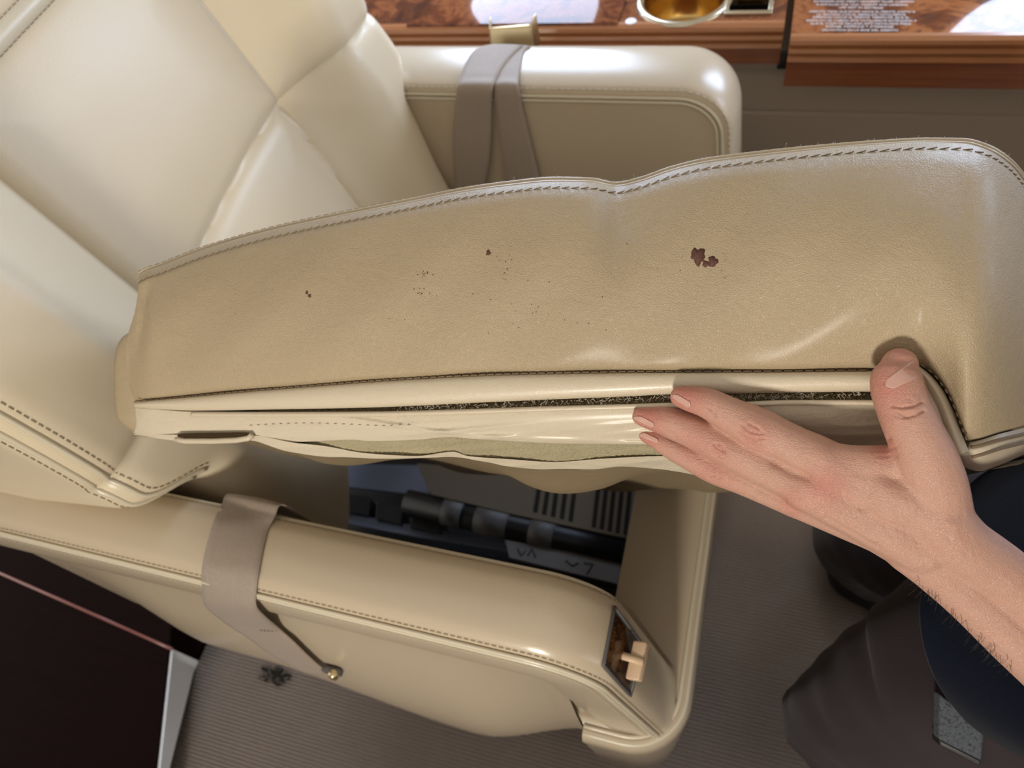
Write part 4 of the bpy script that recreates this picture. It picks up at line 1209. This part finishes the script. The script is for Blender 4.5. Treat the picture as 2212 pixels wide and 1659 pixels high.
for L, dep, wd in creases:
    disp -= 1.7 * dep * np.exp(-(pdist(c2p(L)) / wd) ** 2)
def bump_at(p, s, h, ws=None):
    (x, y), = c2p([p]); return h * np.exp(-(((pxv - x) / s) ** 2 + ((pyv - y) / (ws or s)) ** 2))
disp += bump_at((790, 575), 26, .0012) + bump_at((610, 660), 20, .0010) + bump_at((590, 800), 14, .0008) + bump_at((1170, 850), 40, .0022) + bump_at((1000, 930), 26, .0014) + bump_at((1130, 660), 34, .0010) + bump_at((1600, 440), 34, .0006)
for L, h, wd in (([(1170, 850), (1350, 930), (1560, 1040)], .0009, 16), ([(1000, 930), (1180, 1010), (1420, 1130)], .0008, 12), ([(1180, 700), (1400, 800), (1620, 960)], .0006, 18)):
    disp += h * np.exp(-(pdist(c2p(L)) / wd) ** 2)
HV = HV + HN * (disp * sst(.0, .25, facing))[:, None]
for p, s, a in (((790, 580), 34, .45), ((610, 660), 26, .4), ((590, 800), 20, .4), ((1170, 850), 46, .55), ((1000, 930), 34, .45), ((430, 370), 52, .75), ((230, 480), 44, .8), ((240, 580), 36, .75), ((1500, 330), 60, .6), ((1580, 180), 40, .4), ((1480, 650), 30, .6), ((560, 800), 60, .35), ((500, 620), 60, .35), ((1480, 480), 40, .35)):
    red = np.maximum(red, bump_at(p, s, a))
body = obj('body', HV, HF, M['skin'], per, label='bare left hand and forearm')
at = body.data.attributes.new('red', 'FLOAT', 'POINT'); at.data.foreach_set('value', red.astype(np.float32))
handtree = bvh(body)
# fingernails
def nail(corners, name='fingernail', off=.00035, n=12):
    """corners: base-left, base-right, tip-right, tip-left in the close-up"""
    q = np.array(c2p(corners)); pts = []
    for v in np.linspace(0, 1, n):
        for u in np.linspace(0, 1, n):
            a = q[0] * (1 - u) + q[1] * u; b = q[3] * (1 - u) + q[2] * u
            bow = (b - a) * (.16 * math.sin(math.pi * u)) * (1 if v > .5 else -1) * abs(2 * v - 1)
            pts.append(a * (1 - v) + b * v + bow)
    P = []
    for (x, y), k in zip(pts, range(n * n)):
        d = Vector(ray(x, y)).normalized(); h, nm, i, ds = handtree.ray_cast(Vector(CAM), d)
        P.append(None if h is None else np.array(h - d * off))
    good = [p for p in P if p is not None]
    if len(good) < n * n:
        P = [p if p is not None else min(good, key=lambda g_: 0) for p in P]
        if len(good) < n * n * .9: return None
    G = np.array(P).reshape(n, n, 3)
    # smooth the plate so that it is stiffer than the skin
    for it in range(6):
        G[1:-1, 1:-1] = .5 * G[1:-1, 1:-1] + .125 * (G[:-2, 1:-1] + G[2:, 1:-1] + G[1:-1, :-2] + G[1:-1, 2:])
    V, F = sheet(G, .0005, FW)
    return obj(name, V, F, M['nail'], body)
nail([(1492, 290), (1530, 338), (1652, 282), (1642, 178)])
nail([(448, 440), (462, 408), (400, 372), (362, 382)])
nail([(258, 545), (268, 515), (205, 484), (168, 498)])
nail([(282, 622), (290, 598), (225, 570), (200, 590)])
# fine hairs along the lower edge of the forearm
hr = []
for k in range(70):
    t_ = RNG.uniform(.3, 1); x = 1880 + 310 * t_; y = 1180 + 270 * t_ - RNG.uniform(-2, 26)
    q = drape([(x, y)], handtree, -.0002)
    if len(q) == 0: continue
    d = -UP * RNG.uniform(.002, .006) - RT * RNG.uniform(-.001, .006) - FW * .001
    hr.append(tube(np.array([q[0], q[0] + d * .5 - FW * .0006, q[0] + d]), .00007, 3))
V, F = join(*hr); obj('arm_hair', V, F, M['hair'], body, kind='stuff')

# trousers: near thigh and knee, far leg
def limb(L, name, m, sides=36, n=60, folds=0.0, flat=1.0):
    k = cr(np.array([np.append(p, r) for p, r in L]), n)
    V, F = tube(k[:, :3], k[:, 3], sides, flat)
    V = V.copy().reshape(n, sides, 3)
    if folds:
        for i in range(n):
            c = k[i, :3]
            for s in range(sides):
                a = 2 * math.pi * s / sides
                d = V[i, s] - c
                V[i, s] = c + d * (1 + folds * math.sin(a * 3 + i * .35) * math.sin(i * .55 + a) + folds * .6 * math.sin(a * 7 + i * .2))
    return V.reshape(-1, 3), F
near_leg = limb([(np.array([.235, .135, .06]), .045), (np.array([.19, .14, .16]), .050), (D(1790, 1570, .735), .042), (D(1812, 1550, .69), .047), (D(1890, 1532, .655), .064), (D(2010, 1512, .62), .083), (D(2200, 1490, .575), .10), (np.array([.36, .165, .42]), .105), (np.array([.45, .15, .40]), .10)], '', None, folds=.030, n=80)
V, F = near_leg; tro = obj('trousers', V, F, M['trousers'], per, label='dark brown trousers')
far_leg = limb([(PZ(1900, 1230, .05), .045), (D(1860, 1180, .93), .052), (D(1875, 1150, .86), .058), (D(1960, 1160, .80), .07), (D(2150, 1190, .72), .085), (np.array([.36, .30, .38]), .10), (np.array([.46, .29, .39]), .10)], '', None, folds=.02, n=80)
V, F = far_leg; obj('trouser_leg', V, F, M['trousers'], tro)
V, F = limb([(np.array([.46, .10, .40]), .085), (np.array([.48, .15, .40]), .125), (np.array([.49, .22, .40]), .135), (np.array([.48, .30, .40]), .125), (np.array([.46, .35, .40]), .085)], '', None); obj('trouser_seat', V, F, M['trousers'], tro)
# black shoe of the far leg
s0 = PZ(1790, 1215, .03); s1 = PZ(1990, 1290, .03)
k = cr(np.array([np.append(s0, .012), np.append(s0 * .85 + s1 * .15, .034), np.append((s0 + s1) / 2, .042), np.append(s1, .045)]), 24)
V, F = tube(k[:, :3], k[:, 3], 20, .8, upv=(0, 0, 1)); obj('shoe', V, F, M['shoe'], tro, label='black shoe')
# shirt: hem towards the viewer, rising to the shoulders out of the frame
hem = cr([(1993, 1285), (1990, 1340), (2000, 1405), (2028, 1478), (2078, 1548), (2132, 1594), (2212, 1640), (2330, 1672), (2450, 1640), (2540, 1540), (2580, 1400), (2560, 1240), (2480, 1090), (2360, 1000), (2220, 985), (2105, 1040), (2032, 1150)], 64, True)
wh = .515 + .055 * np.cos(np.linspace(0, 2 * math.pi, 64, endpoint=False) - 3.6)
H3 = D(hem[:, 0], hem[:, 1], wh); hc = H3.mean(0)
angs = np.arctan2(H3[:, 1] - hc[1], H3[:, 0] - hc[0])
def tring(c, rx, ry): return np.array([(c[0] + rx * math.cos(a), c[1] + ry * math.sin(a), c[2]) for a in angs])
R_ = [hc + (H3 - hc) * .86 + FW * .012, hc + (H3 - hc) * .95 + FW * .006, H3 + FW * .002, H3]
keyr = [H3, tring((.37, .215, .56), .135, .165), tring((.45, .21, .68), .135, .185), tring((.50, .21, .80), .130, .195), tring((.52, .21, .90), .105, .185), tring((.52, .21, .945), .080, .13), tring((.515, .21, .965), .062, .07), tring((.51, .21, 1.0), .058, .060)]
keyr = np.array(keyr).reshape(len(keyr), -1)
body_r = cr(keyr, 40).reshape(40, 64, 3)[1:]
for i in range(len(body_r)):
    v = i / len(body_r)
    body_r[i] += (body_r[i] - body_r[i].mean(0)) * (.02 * np.sin(angs * 5 + v * 9) * sst(.02, .2, v) * (1 - sst(.6, .9, v)))[:, None]
rows = np.concatenate([np.array(R_), body_r])
V, F = rows.reshape(-1, 3), gridf(64, len(rows), closed_u=True)
F = F + [tuple(range(63, -1, -1)), tuple((len(rows) - 1) * 64 + k for k in range(64))]
shirt = obj('shirt', V, F, M['shirt'], per, label='dark navy shirt')
V, F = limb([(np.array([.355, .077, .73]), .056), (np.array([.40, .063, .785]), .062), (np.array([.45, .06, .845]), .068), (np.array([.50, .11, .87]), .07)], '', None, folds=.012, n=40)
obj('sleeve', V, F, M['shirt'], shirt)

# grey speckled case between hem and thigh
cs = thing('speckled_case', D(2075, 1590, .55), 'small grey speckled rectangular case with black edge under the shirt hem', 'case')
q = np.array([D(2030, 1500, .515), D(2128, 1572, .505), D(2120, 1650, .505), D(2029, 1602, .515)])
V, F = hexa(q, q + FW * .008, .0012); cb = obj('case_body', V, F, M['speckle'], cs, smooth=False)
q2 = np.array([D(2029, 1597, .5145), D(2120, 1643, .5045), D(2118, 1657, .5045), D(2030, 1611, .5145)])
V, F = hexa(q2, q2 + FW * .010, .001); obj('black_edge', V, F, M['black'], cs, smooth=False)
